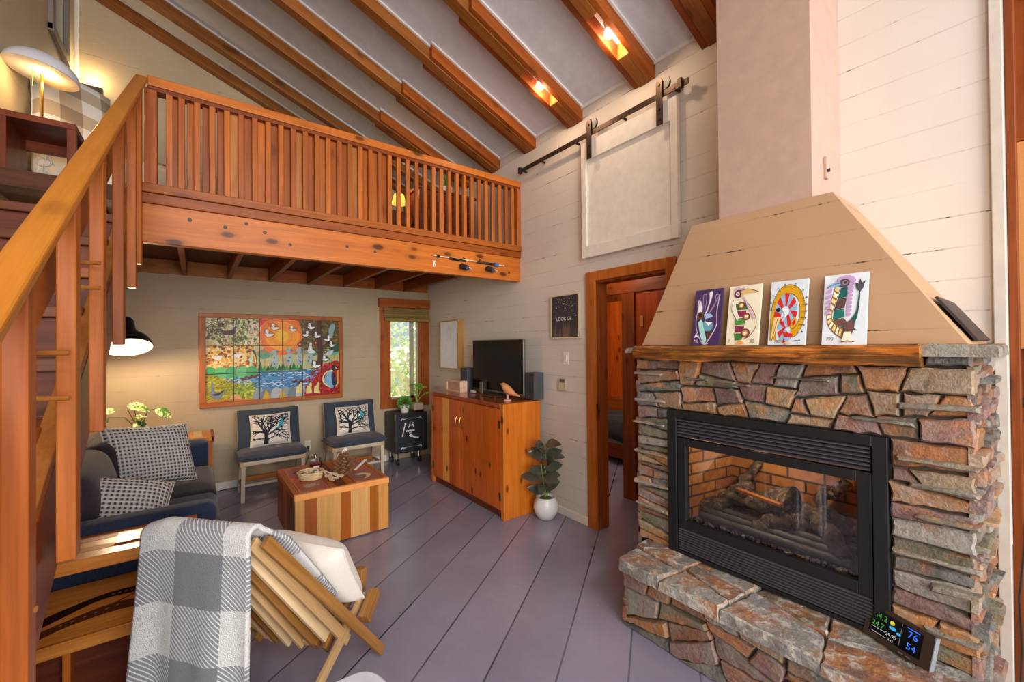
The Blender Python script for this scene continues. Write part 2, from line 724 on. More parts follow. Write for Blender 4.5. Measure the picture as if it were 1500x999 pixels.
RAFT = [(5.556, 0, 0), (5.08, 0, 0), (4.47, 1, 0), (3.875, 1, 0), (3.27, 1, 0), (2.645, 1, 1), (1.925, 1, 1), (1.39, 1, 0), (.80, 0, 0), (.2, 0, 0), (-.4, 0, 0), (-1.0, 0, 0)]
XF = 1.56
ROTR = (0, -math.atan(SL), 0)
RW = .092
trim = MB()
for yf, fl, slot in RAFT:
    ra = MB()
    xa, xb = XL, XW
    if slot:
        slope_bar(ra, xa, 2.10, yf - RW, yf, 0, .12)
        slope_bar(ra, 2.42, xb, yf - RW, yf, 0, .12)
    else:
        slope_bar(ra, xa, xb, yf - RW, yf, 0, .12)
    ro = struct('rafter', ra, fir('X', 5, knots=.6, rot=ROTR), fixn=True, bevel=.004)
    ny = yf - RW
    if fl:
        for (a, b) in ((yf + .001, yf + .046), (ny - .046, ny - .001)):
            fb = MB()
            slope_bar(fb, XF, xb, a, b, .006 if a > yf else .004, .12)
            struct('rafter_board', fb, fir('X', 1 if a < yf else 2, knots=.4, rot=ROTR), ro, fixn=True, bevel=.003)
    t = MB()
    slope_bar(t, xa, XF if fl else xb, ny - .016, ny, .098, .118)
    if fl:
        slope_bar(t, XF - .01, xb, ny - .063, ny - .047, .098, .118)
    struct('rafter_trim', t, M_WHITE, ro, fixn=True)
t = MB().box(XW - .02, XW, .2, YB, 3.575, 3.61)
struct('trim_3', t, M_WHITE)

# window_1 in the back wall: frame, sash, glass, blind
wf = MB()
wf.box(1.965, hx0, YB - .03, YB + .005, .705, hz1).box(hx1, 2.674, YB - .03, YB + .005, .705, hz1)
wf.box(hx0, hx1, YB - .03, YB + .005, .705, hz0)
win = struct('window_1', wf, fir('Z', 1, knots=.4), bevel=.004)
wf = MB().box(1.945, 2.676, YB - .075, YB, hz1, 2.19)
struct('window_head', wf, fir('X', 1, knots=.5), win, bevel=.006)
rv = MB()
rv.box(hx0, hx0 + .02, YB, YB + .12, hz0, hz1).box(hx1 - .02, hx1, YB, YB + .12, hz0, hz1).box(hx0, hx1, YB, YB + .12, hz0, hz0 + .02).box(hx0, hx1, YB, YB + .12, hz1 - .02, hz1)
struct('window_jamb', rv, fir('Z', 0, knots=0), win)
sh = MB()
for a, b in ((hx0 + .02, hx0 + .04), (2.425, 2.475), (hx1 - .04, hx1 - .02)):
    sh.box(a, b, YB + .05, YB + .09, hz0 + .02, hz1 - .02)
sh.box(hx0 + .02, hx1 - .02, YB + .05, YB + .09, hz0 + .02, hz0 + .045)
struct('window_sash', sh, plain('olive_vinyl', '#b0a88c', .5), win)
struct('window_glass', MB().box(hx0 + .03, hx1 - .03, YB + .068, YB + .073, hz0 + .03, hz1 - .03), glass_mat('window_pane', refl=.02), win)
bl = thing('bamboo_blind', 'rolled-up bamboo blind under the window head over the narrow window', 'blind', (2.32, YB - .04, 1.87))
b = MB()
for i in range(11):
    z = 2.06 - i * .0125
    b.tube([(2.02, YB - .045, z), (2.655, YB - .045, z)], .0065, 6)
M_BAM = wood('bamboo', 'X', '#a38a4a', '#6d5426', knots=0, rough=.5)
b.build('slat_curtain', M_BAM, bl, smooth=40)
MB().tube([(2.015, YB - .06, 1.905), (2.662, YB - .06, 1.905)], .026, 14).build('roll', M_BAM, bl, smooth=40)
for x in (2.14, 2.56):
    MB().tube([(x, YB - .075, 2.06), (x, YB - .09, 1.9), (x, YB - .07, 1.876)], .003, 5).build('cord', M_BAM, bl)

# shrubs outside the window
M_LEAF = {}


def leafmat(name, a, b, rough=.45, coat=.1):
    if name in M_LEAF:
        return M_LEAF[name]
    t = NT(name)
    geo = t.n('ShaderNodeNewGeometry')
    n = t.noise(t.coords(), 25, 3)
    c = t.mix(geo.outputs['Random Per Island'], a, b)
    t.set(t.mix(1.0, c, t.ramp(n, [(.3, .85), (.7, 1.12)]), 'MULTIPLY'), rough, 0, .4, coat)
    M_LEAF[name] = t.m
    return t.m


rr = random.Random(3)
struct('ground_outside', MB().box(-4, 9, YB + .2, 16, -.3, -.25), plain('lawn', '#8aa060', .9))
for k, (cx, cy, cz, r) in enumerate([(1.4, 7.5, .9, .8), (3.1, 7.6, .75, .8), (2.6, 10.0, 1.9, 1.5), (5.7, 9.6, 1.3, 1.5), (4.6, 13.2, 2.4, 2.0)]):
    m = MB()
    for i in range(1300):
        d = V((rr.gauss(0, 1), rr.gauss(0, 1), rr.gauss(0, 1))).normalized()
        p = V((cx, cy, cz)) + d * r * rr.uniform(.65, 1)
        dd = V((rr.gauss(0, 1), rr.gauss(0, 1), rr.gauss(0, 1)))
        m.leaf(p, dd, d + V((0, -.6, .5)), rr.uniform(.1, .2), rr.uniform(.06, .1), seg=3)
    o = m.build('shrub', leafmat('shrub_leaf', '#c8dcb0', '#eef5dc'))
    lab = ['pale green shrub outside the narrow window, nearest the glass', 'low pale shrub outside window beside the sash stile', 'tall pale shrub outside window behind the lower ones', 'shrub outside beyond the right window jamb', 'tallest shrub far beyond the narrow window'][k]
    tag(o, lab, 'shrub', 'shrubs outside the window')

# the doorway casing
d = MB()
d.box(2.653, XW + .001, 2.375, 2.475, 0, 2.157).box(2.653, XW + .001, 1.638, 1.715, 0, 2.157)
d.box(2.653, XW + .001, 1.715, 2.375, 2.077, 2.157)
dr = struct('door_1', d, fir('Z', 0, knots=.45), bevel=.004)
d = MB().box(XW, 2.80, 2.368, 2.386, 0, 2.077).box(XW, 2.80, 1.70, 1.722, 0, 2.077).box(XW, 2.80, 1.722, 2.368, 2.06, 2.085)
struct('door_jamb', d, fir('Z', 2, knots=.6), dr)

# the rooms seen through the doorway
PINE = wood('red_pine', 'Z', '#b4501c', '#7c2e0e', plank=.16, plank_axis='Y', knots=.8, rough=.35)
PINEX = wood('red_pine_x', 'Z', '#b4501c', '#7c2e0e', plank=.16, plank_axis='X', knots=.8, rough=.35)
w = MB().box(3.47, 3.56, .9, 2.48, 0, 2.6).box(3.47, 3.56, 2.48, 2.72, 0, 2.6).box(3.47, 3.56, 3.55, 5.6, 0, 2.6).box(3.47, 3.56, 2.72, 3.55, 2.09, 2.6)
struct('wall_hall', w, PINE)
struct('wall_bedroom', MB().box(5.25, 5.33, .9, 5.7, 0, 2.6), PINE)
struct('wall_bedroom_side', MB().box(3.56, 5.25, 5.2, 5.3, 0, 2.6), PINEX)
struct('ceiling_bedroom', MB().box(2.79, 5.4, .9, 5.7, 2.42, 2.5), fir('X', 2, plank=.18, plank_axis='Y'))
c = MB().box(3.445, 3.47, 2.575, 2.725, 0, 2.1).box(3.47, 3.56, 2.715, 2.73, 0, 2.1)
dh = struct('door_2', c, fir('Z', 2, knots=.8), bevel=.004)
struct('door_head', MB().box(3.44, 3.47, 2.0, 3.6, 2.06, 2.17), fir('Y', 2, knots=.5), dh)
cd = thing('hall_door', 'closed dark pine hall door seen through the doorway beside the hood', 'door', (3.45, 2.3, 0))
MB().box(3.435, 3.469, 1.75, 2.47, .01, 2.04).build('panel', PINE, cd, bevel=.004)
for z in (1.77, .3):
    MB().box(3.425, 3.437, 2.455, 2.485, z - .05, z + .05).build('hinge', M_BRASS, cd)
light('bedroom_light', 'POINT', (4.3, 3.2, 2.2), 45, (1, .86, .7), radius=.12)
light('hall_light', 'POINT', (3.1, 2.7, 2.3), 7, (1, .8, .6), radius=.1)
cb = thing('closet_door', 'tall orange pine closet door with raised frame beyond the bed', 'door', (5.2, 4.1, 0))
MB().box(5.17, 5.25, 3.7, 4.5, .0, 2.3).build('panel', wood('bright_pine', 'Z', '#d86a1e', '#a8440f', plank=.2, plank_axis='Y', knots=.8), cb)
f = MB().box(5.14, 5.18, 3.7, 3.77, 0, 2.3).box(5.14, 5.18, 4.43, 4.5, 0, 2.3).box(5.14, 5.18, 3.77, 4.43, 2.2, 2.3).box(5.14, 5.18, 3.77, 4.43, 0, .1)
f.build('frame', fir('Z', 2), cb, bevel=.003)
MB().box(5.11, 5.145, 3.93, 3.95, 1.12, 1.25).build('handle', M_BRASS, cb, bevel=.004)
bd = thing('bed', 'pine bed with dark bedspread glimpsed through the doorway', 'bed', (4.6, 3.9, 0))
MB().box(4.33, 4.40, 2.9, 4.9, .08, .26).build('side_rail', fir('Y', 2, knots=.4), bd, bevel=.006)
MB().box(5.06, 5.13, 2.85, 4.95, .0, .74).build('headboard', fir('Y', 0, knots=.4), bd, bevel=.008)
MB().box(4.34, 5.06, 2.9, 4.9, .2, .34).build('mattress', plain('mattress_grey', '#8a8a8c', .9), bd, bevel=.03)
g = MB()
g.grid(lambda u, v: (4.315 + .75 * v + .01 * sin(40 * u) * (1 - v), 2.88 + 2.04 * u, .30 + .24 * min(1, v * 6) ** .6 + .015 * sin(23 * u + 9 * v)), 60, 24)
g.build('bedspread', fabric('charcoal_spread', '#26272b', '#3a3b40', 90), bd, smooth=60, solid=.02)
for y in (2.95, 4.82):
    MB().box(4.33, 4.42, y, y + .08, 0, .2).build('leg', fir('Z', 2), bd)

# the loft: front beam, ledges, joists, floor
w = MB().box(-.262, XW, 3.40, 3.47, 2.20, 2.44)
BEAMM = wood('loft_fir', 'X', '#c9742e', '#9c5016', knots=.9, rough=.36, contrast=.8)
lb = struct('loft_beam', w, BEAMM, bevel=.004)
pg = MB()
for x, z in ((-.03, 2.372), (.16, 2.355), (.39, 2.355), (.55, 2.29), (.95, 2.33), (1.17, 2.32), (2.53, 2.28), (.28, 2.4)):
    pg.tube([(x, 3.397, z), (x, 3.405, z)], .012, 10)
pg.build('plug', plain('dark_plug', '#3a2216', .5), lb)
struct('loft_ledge', MB().box(-.262, XW, 3.372, 3.47, 2.505, 2.56), fir('X', 0), bevel=.004)
struct('loft_fascia', MB().box(-.262, XW, 3.385, 3.47, 2.44, 2.503), fir('X', 1), bevel=.003)
struct('loft_floor', MB().box(XL, XW, 3.47, YB, 2.45, 2.49).box(XL, -.88 + .6, 3.30, 3.47, 2.40, 2.49), wood('dark_deck', 'X', '#6b3a1c', '#3f2110', plank=.14, plank_axis='Y', knots=.3, rough=.6))
for x in (-.48, -.09, .295, .685, 1.09, 1.51, 1.91, 2.31):
    struct('joist', MB().box(x - .02, x + .02, 3.47, YB, 2.302, 2.45), fir('Y', 2, knots=.3), bevel=.002)
bk = [-.88, -.48, -.09, .295, .685, 1.09, 1.51, 1.91, 2.31, XW]
for i in range(9):
    struct('blocking', MB().box(bk[i] + .021, bk[i + 1] - .021, YB - .042, YB - .003, 2.305, 2.445), fir('X', 3 if i in (1, 2, 3) else 1, knots=.4))
# ------------------------------------------------------------------ loft railing
lr = thing('loft_railing', 'long fir balcony railing with square balusters along the loft edge', 'railing', (1.2, 3.40, 2.56))
MB().box(-.235, XW - .002, 3.375, 3.475, 3.165, 3.225).build('top_rail', BEAMM, lr, bevel=.006)
MB().box(-.235, XW - .004, 3.385, 3.465, 3.14, 3.165).build('under_rail', fir('X', 2), lr, bevel=.003)
MB().box(-.25, -.19, 3.385, 3.465, 2.56, 3.15).build('end_post', fir('Z', 1), lr, bevel=.004)
MB().box(2.63, XW - .003, 3.38, 3.46, 2.56, 3.15).build('end_post', fir('Z', 0), lr, bevel=.004)
for i in range(35):
    x = -.151 + .0803 * i
    if i == 0:
        x += .02
    MB().box(x - .017, x + .017, 3.388, 3.422, 2.56, 3.145).build('baluster', fir('Z', (0, 1, 0, 0)[i % 4]), lr, bevel=.003)
for i in range(18):
    x = -.151 + .0803 * i + .045
    if i in (1, 2, 3):
        x += .012
    wd = .029 if i in (1, 2, 3) else .037
    MB().box(x - wd, x + wd, 3.428, 3.448, 2.56, 3.145).build('privacy_board', fir('Z', (1, 0, 1, 1, 3)[i % 5], knots=.4), lr, bevel=.002)

# ------------------------------------------------------------------ staircase
st = thing('staircase', 'steep fir staircase with heavy handrail climbing to the loft', 'staircase', (-.5, 2.2, 0))
hr = MB()
zf = lambda y: .93 + .674 * y - .035
hr.prism([(.1, zf(.1)), (3.37, zf(3.37)), (3.405, zf(3.405) + .01), (3.40, zf(3.40) + .035), (.1, zf(.1) + .035)], lambda a, b, d: (d, a, b), -.292, -.235)
hr.build('handrail', wood('rail_fir', 'Y', '#c47c2c', '#a05e1c', knots=.3, rough=.34, contrast=.7, rot=(R(-33.4), 0, 0)), st, bevel=.008, seg=3, fixn=True)
for yf, zb, dp in ((.78, .0, .05), (1.165, .0, .05), (1.55, 1.005, .055), (1.96, 1.27, .06), (2.45, 1.563, .065), (2.915, 1.865, .07), (3.20, 2.035, .06)):
    m = MB()
    x1 = -.248
    zt = zf(yf) + .01
    m.prism([(yf, zb), (yf + dp, zb), (yf + dp, zf(yf + dp) + .01), (yf, zt)], lambda a, b, d: (d, a, b), x1 - .037, x1)
    m.build('baluster', fir('Z', (0, 0, 1, 0, 1, 0, 0)[int(yf * 2) % 7], knots=.4), st, bevel=.004, fixn=True)
# lower rail and stringer
m = MB()
z2 = lambda y: .62 + .66 * y
m.prism([(.1, z2(.1)), (3.4, z2(3.4)), (3.4, z2(3.4) + .13), (.1, z2(.1) + .13)], lambda a, b, d: (d, a, b), -.338, -.302)
m.build('lower_rail', fir('Y', 0), st, bevel=.004, fixn=True)
m = MB()
z3 = lambda y: -.16 + .66 * y
m.prism([(.3, .04), (3.44, z3(3.44)), (3.44, z3(3.44) + .30), (.1, z3(.1) + .30), (.1, .04)], lambda a, b, d: (d, a, b), -.342, -.305)
m.build('stringer', wood('stringer_red', 'Y', '#8f3f1c', '#5f220c', knots=.3, rough=.3), st, bevel=.004, fixn=True)
m = MB()
z3b = lambda y: z3(y) + .30
m.prism([(.1, z3b(.1)), (3.44, z3b(3.44)), (3.44, z3b(3.44) + .04), (.1, z3b(.1) + .04)], lambda a, b, d: (d, a, b), -.352, -.306)
m.build('stringer_cap', fir('Y', 3), st, bevel=.003, fixn=True)
n = 13
for i in range(1, n):
    z = 2.47 * i / n
    y = (z - .206) / .66
    MB().box(XL + .012, -.345, y - .02, y + .30, z - .045, z).build('tread', fir('X', (4, 1, 4)[i % 3], knots=.4), st, bevel=.005)
    if i > 1:
        MB().box(XL + .012, -.345, y + .012, y + .03, z - .19, z - .046).build('riser', wood('riser_red', 'X', '#7a3a22', '#4a1f10', knots=.2, rough=.5), st)
for y, z in ((1.47, 1.54), (1.47, 1.43), (1.88, 1.825), (1.88, 1.745), (1.2, 1.05)):
    MB().tube([(-.33, y + .03, z), (-.246, y, z)], .0065, 8).build('dowel_peg', fir('X', 3), st, smooth=40)

# ------------------------------------------------------------------ sofa between two tiled end tables
NAVY = fabric('navy_chenille', '#1e2638', '#2d3850', 120)
GREYB = fabric('brown_grey_chenille', '#282228', '#3a3238', 90)
so = thing('sofa', 'navy sofa with brown-grey seat cushions below the stairs', 'sofa', (-.35, 3.95, 0))


def rbox(x0, x1, y0, y1, z0, z1, name, mat, par, r=.05, seg=4, bulge=0):
    m = MB().box(x0, x1, y0, y1, z0, z1)
    o = m.build(name, mat, par, bevel=r, seg=seg)
    for p in o.data.polygons:
        p.use_smooth = True
    return o


def cushion(c, ax, ay, az, w, h, t, name, mat, par, n=24, pw=4.0, uvs=1.0, pinch=.06, sag=0):
    """pillow: ax,ay span the face (w,h), az its normal (thickness t)"""
    c, ax, ay, az = V(c), V(ax).normalized(), V(ay).normalized(), V(az).normalized()

    def S(x, y, s):
        k = max(0, 1 - abs(x) ** pw) ** .5 * max(0, 1 - abs(y) ** pw) ** .5
        px = x * (1 - pinch * (1 - abs(y) ** 2) * abs(x) ** 3)
        py = y * (1 - pinch * (1 - abs(x) ** 2) * abs(y) ** 3)
        return c + ax * (px * w / 2) + ay * (py * h / 2) + az * (s * (t / 2 * k + .002) + sag * (x * x - .4))
    m = MB()
    m.grid(lambda u, v: S(2 * u - 1, 2 * v - 1, 1), n, n, uv=lambda u, v: (u * w * uvs, v * h * uvs))
    m.grid(lambda u, v: S(1 - 2 * u, 2 * v - 1, -1), n, n, uv=lambda u, v: (u * w * uvs, v * h * uvs))
    vs = []
    for s in (1, -1):
        for i in range(n + 1):
            pass
    per = [(2 * i / n - 1, -1) for i in range(n)] + [(1, 2 * i / n - 1) for i in range(n)] + [(1 - 2 * i / n, 1) for i in range(n)] + [(-1, 1 - 2 * i / n) for i in range(n)]
    m.tube([S(x, y, 0) for x, y in per] + [S(-1, -1, 0)], .005, 6)
    o = m.build(name, mat, par, smooth=70)
    return o, S


SY0, SY1 = 2.86, 5.02      # outer ends of the arms
SXB, SXF = -.86, .10
rbox(SXB, SXF - .03, SY0 + .03, SY1 - .03, .05, .30, 'base', NAVY, so, .03)
for y0, y1 in ((SY0, SY0 + .17), (SY1 - .17, SY1)):
    rbox(SXB + .02, SXF - .005, y0, y1, .04, .685, 'arm', NAVY, so, .055, 5)
rbox(SXB, SXB + .2, SY0 + .05, SY1 - .05, .1, .80, 'back', NAVY, so, .06)
ym = (SY0 + SY1) / 2
for y0, y1 in ((SY0 + .175, ym - .005), (ym + .005, SY1 - .175)):
    rbox(SXB + .2, SXF + .03, y0, y1, .29, .465, 'seat_cushion', GREYB, so, .06, 5)
    o, _ = cushion((SXB + .31, (y0 + y1) / 2, .65), (0, 1, 0), (-.25, 0, 1), (1, 0, .25), y1 - y0, .48, .30, 'back_cushion', GREYB, so, pw=6, pinch=.02)
sk = MB()
sk.grid(lambda u, v: (SXF + .02 - .02 * v + .006 * sin(60 * u), SY0 + .02 + (SY1 - SY0 - .04) * u, .33 * (1 - v) + .015), 90, 6)
sk.build('skirt', NAVY, so, smooth=60, solid=.012)
for y in (SY0 + .1, SY1 - .1):
    for x in (SXB + .1, SXF - .1):
        MB().box(x - .025, x + .025, y - .025, y + .025, 0, .06).build('foot', M_BLACK, so)


def waffle():
    t = NT('waffle_knit')
    tc = t.n('ShaderNodeTexCoord')
    sep = t.n('ShaderNodeSeparateXYZ')
    t.l(tc.outputs['UV'], sep.inputs[0])
    f = 2 * pi / .024
    su = t.math('SINE', t.math('MULTIPLY', sep.outputs[0], f))
    sv = t.math('SINE', t.math('MULTIPLY', sep.outputs[1], f * .9))
    p = t.math('MULTIPLY', t.math('ADD', su, 1), t.math('ADD', sv, 1))
    n = t.noise(t.coords(), 260, 2)
    hole = t.ramp(t.math('MULTIPLY', p, .25), [(.42, 0.0), (.66, 1.0)])
    col = t.mix(hole, t.mix(n, '#c6c2bf', '#dedad6'), '#5c5a62')
    t.set(col, .9, 0, .1)
    t.bump(t.math('SUBTRACT', t.math('MULTIPLY', n, .2), p), .7, .008)
    return t.m


WAF = waffle()


def prop_pillow(name, label, c, ax, ay, az, w, h, t, mat, grp=None, **k):
    r = thing(name, label, 'cushion', c, grp)
    o, S = cushion(c, ax, ay, az, w, h, t, 'cover', mat, r, **k)
    return r, S


prop_pillow('waffle_pillow', 'grey waffle-knit cushion propped against the far sofa back', (-.27, 4.20, .735), (.86, .42, -.10), (-.16, .26, 1), (.46, -.85, .27), .54, .46, .19, WAF, n=30)
prop_pillow('waffle_pillow', 'grey waffle-knit cushion slumped by the near sofa arm', (-.40, 3.24, .60), (.92, .15, -.28), (.1, .75, .66), (.25, -.6, .76), .56, .50, .2, WAF, n=30)

# end tables with inset tiles
CED = dict(knots=.5)
TAB = wood('end_table_cedar', 'X', '#d8903f', '#a9591c', knots=.6, rough=.3, coat=.3)
BIRDT = vcol('glazed_tile', .2, .3)


class Canvas(MB):
    """flat painted layers; fn(u,v,d) maps picture coords and layer height to space"""

    def __init__(self, fn, d0=.0004, step=.00012):
        super().__init__()
        self.fn, self.d, self.step = fn, d0, step

    def poly(self, pts, col):
        self.d += self.step
        self.add([self.fn(a, b, self.d) for a, b in pts], [tuple(range(len(pts)))], lin(col))
        return self

    def rect(self, a0, b0, a1, b1, col):
        return self.poly([(a0, b0), (a1, b0), (a1, b1), (a0, b1)], col)

    def disc(self, a, b, r, col, rb=None, n=16, rot=0):
        rb = rb or r
        return self.poly([(a + r * cos(q) * cos(rot) - rb * sin(q) * sin(rot), b + r * cos(q) * sin(rot) + rb * sin(q) * cos(rot)) for q in [2 * pi * i / n for i in range(n)]], col)

    def ring(self, a, b, r0, r1, col, q0=0, q1=2 * pi, n=24, asp=1.0):
        self.d += self.step
        vs, fs = [], []
        for i in range(n + 1):
            q = q0 + (q1 - q0) * i / n
            for r in (r0, r1):
                vs.append(self.fn(a + r * cos(q), b + r * sin(q) * asp, self.d))
        for i in range(n):
            fs.append((2 * i, 2 * i + 1, 2 * i + 3, 2 * i + 2))
        return self.add(vs, fs, lin(col))

    def stroke(self, pts, w, col, w2=None):
        self.d += self.step
        w2 = w if w2 is None else w2
        vs, fs = [], []
        n = len(pts)
        for i, (a, b) in enumerate(pts):
            p, q = pts[max(i - 1, 0)], pts[min(i + 1, n - 1)]
            dx, dy = q[0] - p[0], q[1] - p[1]
            L = math.hypot(dx, dy) or 1
            ww = (w + (w2 - w) * i / max(1, n - 1)) / 2
            vs += [self.fn(a - dy / L * ww, b + dx / L * ww, self.d), self.fn(a + dy / L * ww, b - dx / L * ww, self.d)]
        for i in range(n - 1):
            fs.append((2 * i, 2 * i + 1, 2 * i + 3, 2 * i + 2))
        return self.add(vs, fs, lin(col))

    def text(self, s, a, b, size, col, sx=1.0):
        cu = bpy.data.curves.new('t', 'FONT')
        cu.body = s
        cu.size = size
        cu.align_x = 'CENTER'
        o = bpy.data.objects.new('t', cu)
        COL.objects.link(o)
        dg = bpy.context.evaluated_depsgraph_get()
        me = o.evaluated_get(dg).to_mesh()
        self.d += self.step
        self.add([self.fn(a + v.co.x * sx, b + v.co.y, self.d) for v in me.vertices], [tuple(p.vertices) for p in me.polygons], lin(col))
        o.evaluated_get(dg).to_mesh_clear()
        bpy.data.objects.remove(o)
        bpy.data.curves.remove(cu)
        return self


def curve(pts, n=10):
    """Catmull-Rom through pts"""
    out = []
    P = [pts[0]] + list(pts) + [pts[-1]]
    for i in range(1, len(P) - 2):
        for k in range(n):
            t = k / n
            out.append(tuple(.5 * (2 * P[i][j] + (-P[i - 1][j] + P[i + 1][j]) * t + (2 * P[i - 1][j] - 5 * P[i][j] + 4 * P[i + 1][j] - P[i + 2][j]) * t * t + (-P[i - 1][j] + 3 * P[i][j] - 3 * P[i + 1][j] + P[i + 2][j]) * t ** 3) for j in (0, 1)))
    out.append(tuple(pts[-1]))
    return out


et = thing('end_table', 'cedar end table with inset tile and angled carved shelf at the near sofa arm', 'table', (-.3, 2.7, 0))
TX0, TX1, TY0, TY1 = -.60, .005, 2.56, 2.85
for (a, b, t_) in ((TY0, TY0 + .075, 0), (TY0 + .077, TY0 + .125, 1), (TY0 + .127, TY0 + .20, 0), (TY0 + .202, TY1, 1)):
    MB().box(TX0, TX1, a, b, .60, .648).build('top_board', TAB if t_ == 0 else fir('X', 0), et, bevel=.002)
MB().box(TX0, TX1 + .001, TY0 - .014, TY0, .595, .65).build('apron', TAB, et, bevel=.003)
tl = MB().box(-.30, -.03, 2.64, 2.775, .648, .656).build('tile', plain('terracotta_tile', '#7e3a24', .25, coat=.4), et, bevel=.002)
cv = Canvas(lambda a, b, d: (-.30 + a, 2.64 + b, .656 + d))
cv.stroke([(.01, .01), (.26, .01), (.26, .125), (.01, .125), (.01, .01)], .004, '#9a5a34')
cv.poly(curve([(.05, .06), (.07, .04), (.11, .05), (.16, .06), (.21, .075), (.225, .09), (.19, .095), (.14, .085), (.09, .08)], 5), '#e8dcc8')
cv.poly([(.045, .05), (.075, .035), (.085, .06), (.06, .085)], '#7b8a86')
for i in range(7):
    cv.stroke(curve([(.1 + i * .017, .055 + i * .003), (.12 + i * .017, .075), (.11 + i * .018, .09)], 4), .004, '#4a3830')
cv.poly([(.2, .08), (.25, .105), (.215, .1)], '#3a2a22')
cv.build('tile_drawing', BIRDT, tl)
shl = MB()
shl.prism([(2.49, .318), (2.85, .40), (2.85, .425), (2.49, .352)], lambda a, b, d: (d, a, b), TX0, TX1)
so_ = shl.build('carved_shelf', TAB, et, bevel=.003, fixn=True)
cv = Canvas(lambda a, b, d: (TX0 + a, 2.49 + b, .352 + b * .2028 + d + .0006))
cv.poly(curve([(.03, .15), (.13, .2), (.27, .24), (.40, .235), (.47, .215), (.38, .20), (.25, .2), (.14, .15), (.05, .10)], 5), '#2c1408')
cv.poly(curve([(.0, .06), (.1, .1), (.25, .15), (.36, .15), (.42, .12), (.40, .095), (.3, .1), (.16, .08), (.05, .03)], 5), '#5a2c12')
cv.stroke(curve([(.28, .14), (.35, .18), (.42, .21)], 6), .008, '#6d3a18')
for i in range(6):
    cv.disc(.14 + i * .035, .1 + i * .007, .007, '#a58a6a', .003, 8, .5)
for i in range(7):
    cv.disc(.29 + i * .022, .22 - i * .001, .007, '#8a7a68', .004, 8, .2)
cv.build('carving', vcol('carved_paint', .35, .2), so_)
MB().box(TX0, TX1, 2.478, 2.492, .30, .354).build('shelf_apron', TAB, et, bevel=.003)
DKP = wood('dark_panel', 'X', '#6d3016', '#471b0a', knots=.2, rough=.45)
MB().box(TX0, TX1, 2.56, 2.575, .03, .318).build('lower_panel', DKP, et)
MB().box(-.44, -.415, 2.50, 2.56, .0, .318).build('divider', fir('Z', 0), et, bevel=.003)
MB().box(TX0, TX1, 2.49, 2.85, .03, .055).build('bottom_shelf', fir('X', 0), et, bevel=.003)
for x in (TX0, TX1 - .03):
    MB().box(x, x + .03, 2.576, 2.85, 0, .32).build('side', DKP, et)
    MB().box(x, x + .03, 2.80, 2.85, .32, .60).build('leg', fir('Z', 0), et)

et2 = thing('end_table', 'cedar end table tucked between the far sofa arm and the mural wall', 'table', (-.2, 5.25, 0))
MB().box(-.6, .14, 5.05, 5.45, .635, .68).build('top', wood('end_cedar_far', 'Y', '#d8903f', '#a9591c', knots=.5, rough=.3), et2, bevel=.004)
MB().box(-.02, .05, 5.06, 5.44, .681, .686).build('tile', plain('mosaic_buff', '#c8a878', .4), et2)
MB().box(.12, .145, 5.05, 5.45, .62, .688).build('apron', fir('Y', 2), et2, bevel=.003)
for x in (-.58, .08):
    for y in (5.07, 5.38):
        MB().box(x, x + .05, y, y + .05, 0, .635).build('leg', fir('Z', 0), et2, bevel=.003)

# ------------------------------------------------------------------ floor lamp and plant behind the sofa
fl = thing('floor_lamp', 'lit black floor lamp with bell shade beside the stairs', 'lamp', (-.66, 5.22, 0))
MB().lathe([(.13, 0), (.13, .015), (.02, .03), (0, .03)], (-.66, 5.22, 0), 28).build('base', M_BLACK, fl, smooth=40)
MB().tube([(-.66, 5.22, .02), (-.66, 5.22, 1.62), (-.655, 5.2, 1.70), (-.62, 5.16, 1.74), (-.565, 5.11, 1.755)], .011, 10).build('pole', M_BLACK, fl, smooth=50)
LC = V((-.485, 5.0, 1.665))
tilt = Matrix.Rotation(R(-26), 3, 'X') @ Matrix.Rotation(R(-6), 3, 'Y') @ Matrix.Scale(1.2, 3)
prof = [(.142, -.10), (.135, -.065), (.115, -.03), (.085, .0), (.058, .025), (.05, .06), (.048, .11), (.035, .135), (.0, .14)]
sh = MB().lathe(prof, LC, 36, tilt)
shade = sh.build('shade', M_BLACK, fl, smooth=60)
inn = [(max(r - .004, 0), z - .004) for r, z in prof[:6]] + [(.0, .055)]
MB().lathe(inn, LC, 36, tilt).build('shade_lining', plain('lamp_lining', '#f4ece0', .5), shade, smooth=60)
MB().ball(LC + V((.0, 0, -.045)), .045, n=16).build('bulb', emit('warm_bulb', '#ffe9c8', 14), fl, smooth=60)
light('floor_lamp_light', 'POINT', LC + V((0, -.065, -.13)), 48, (1, .72, .42), radius=.06)

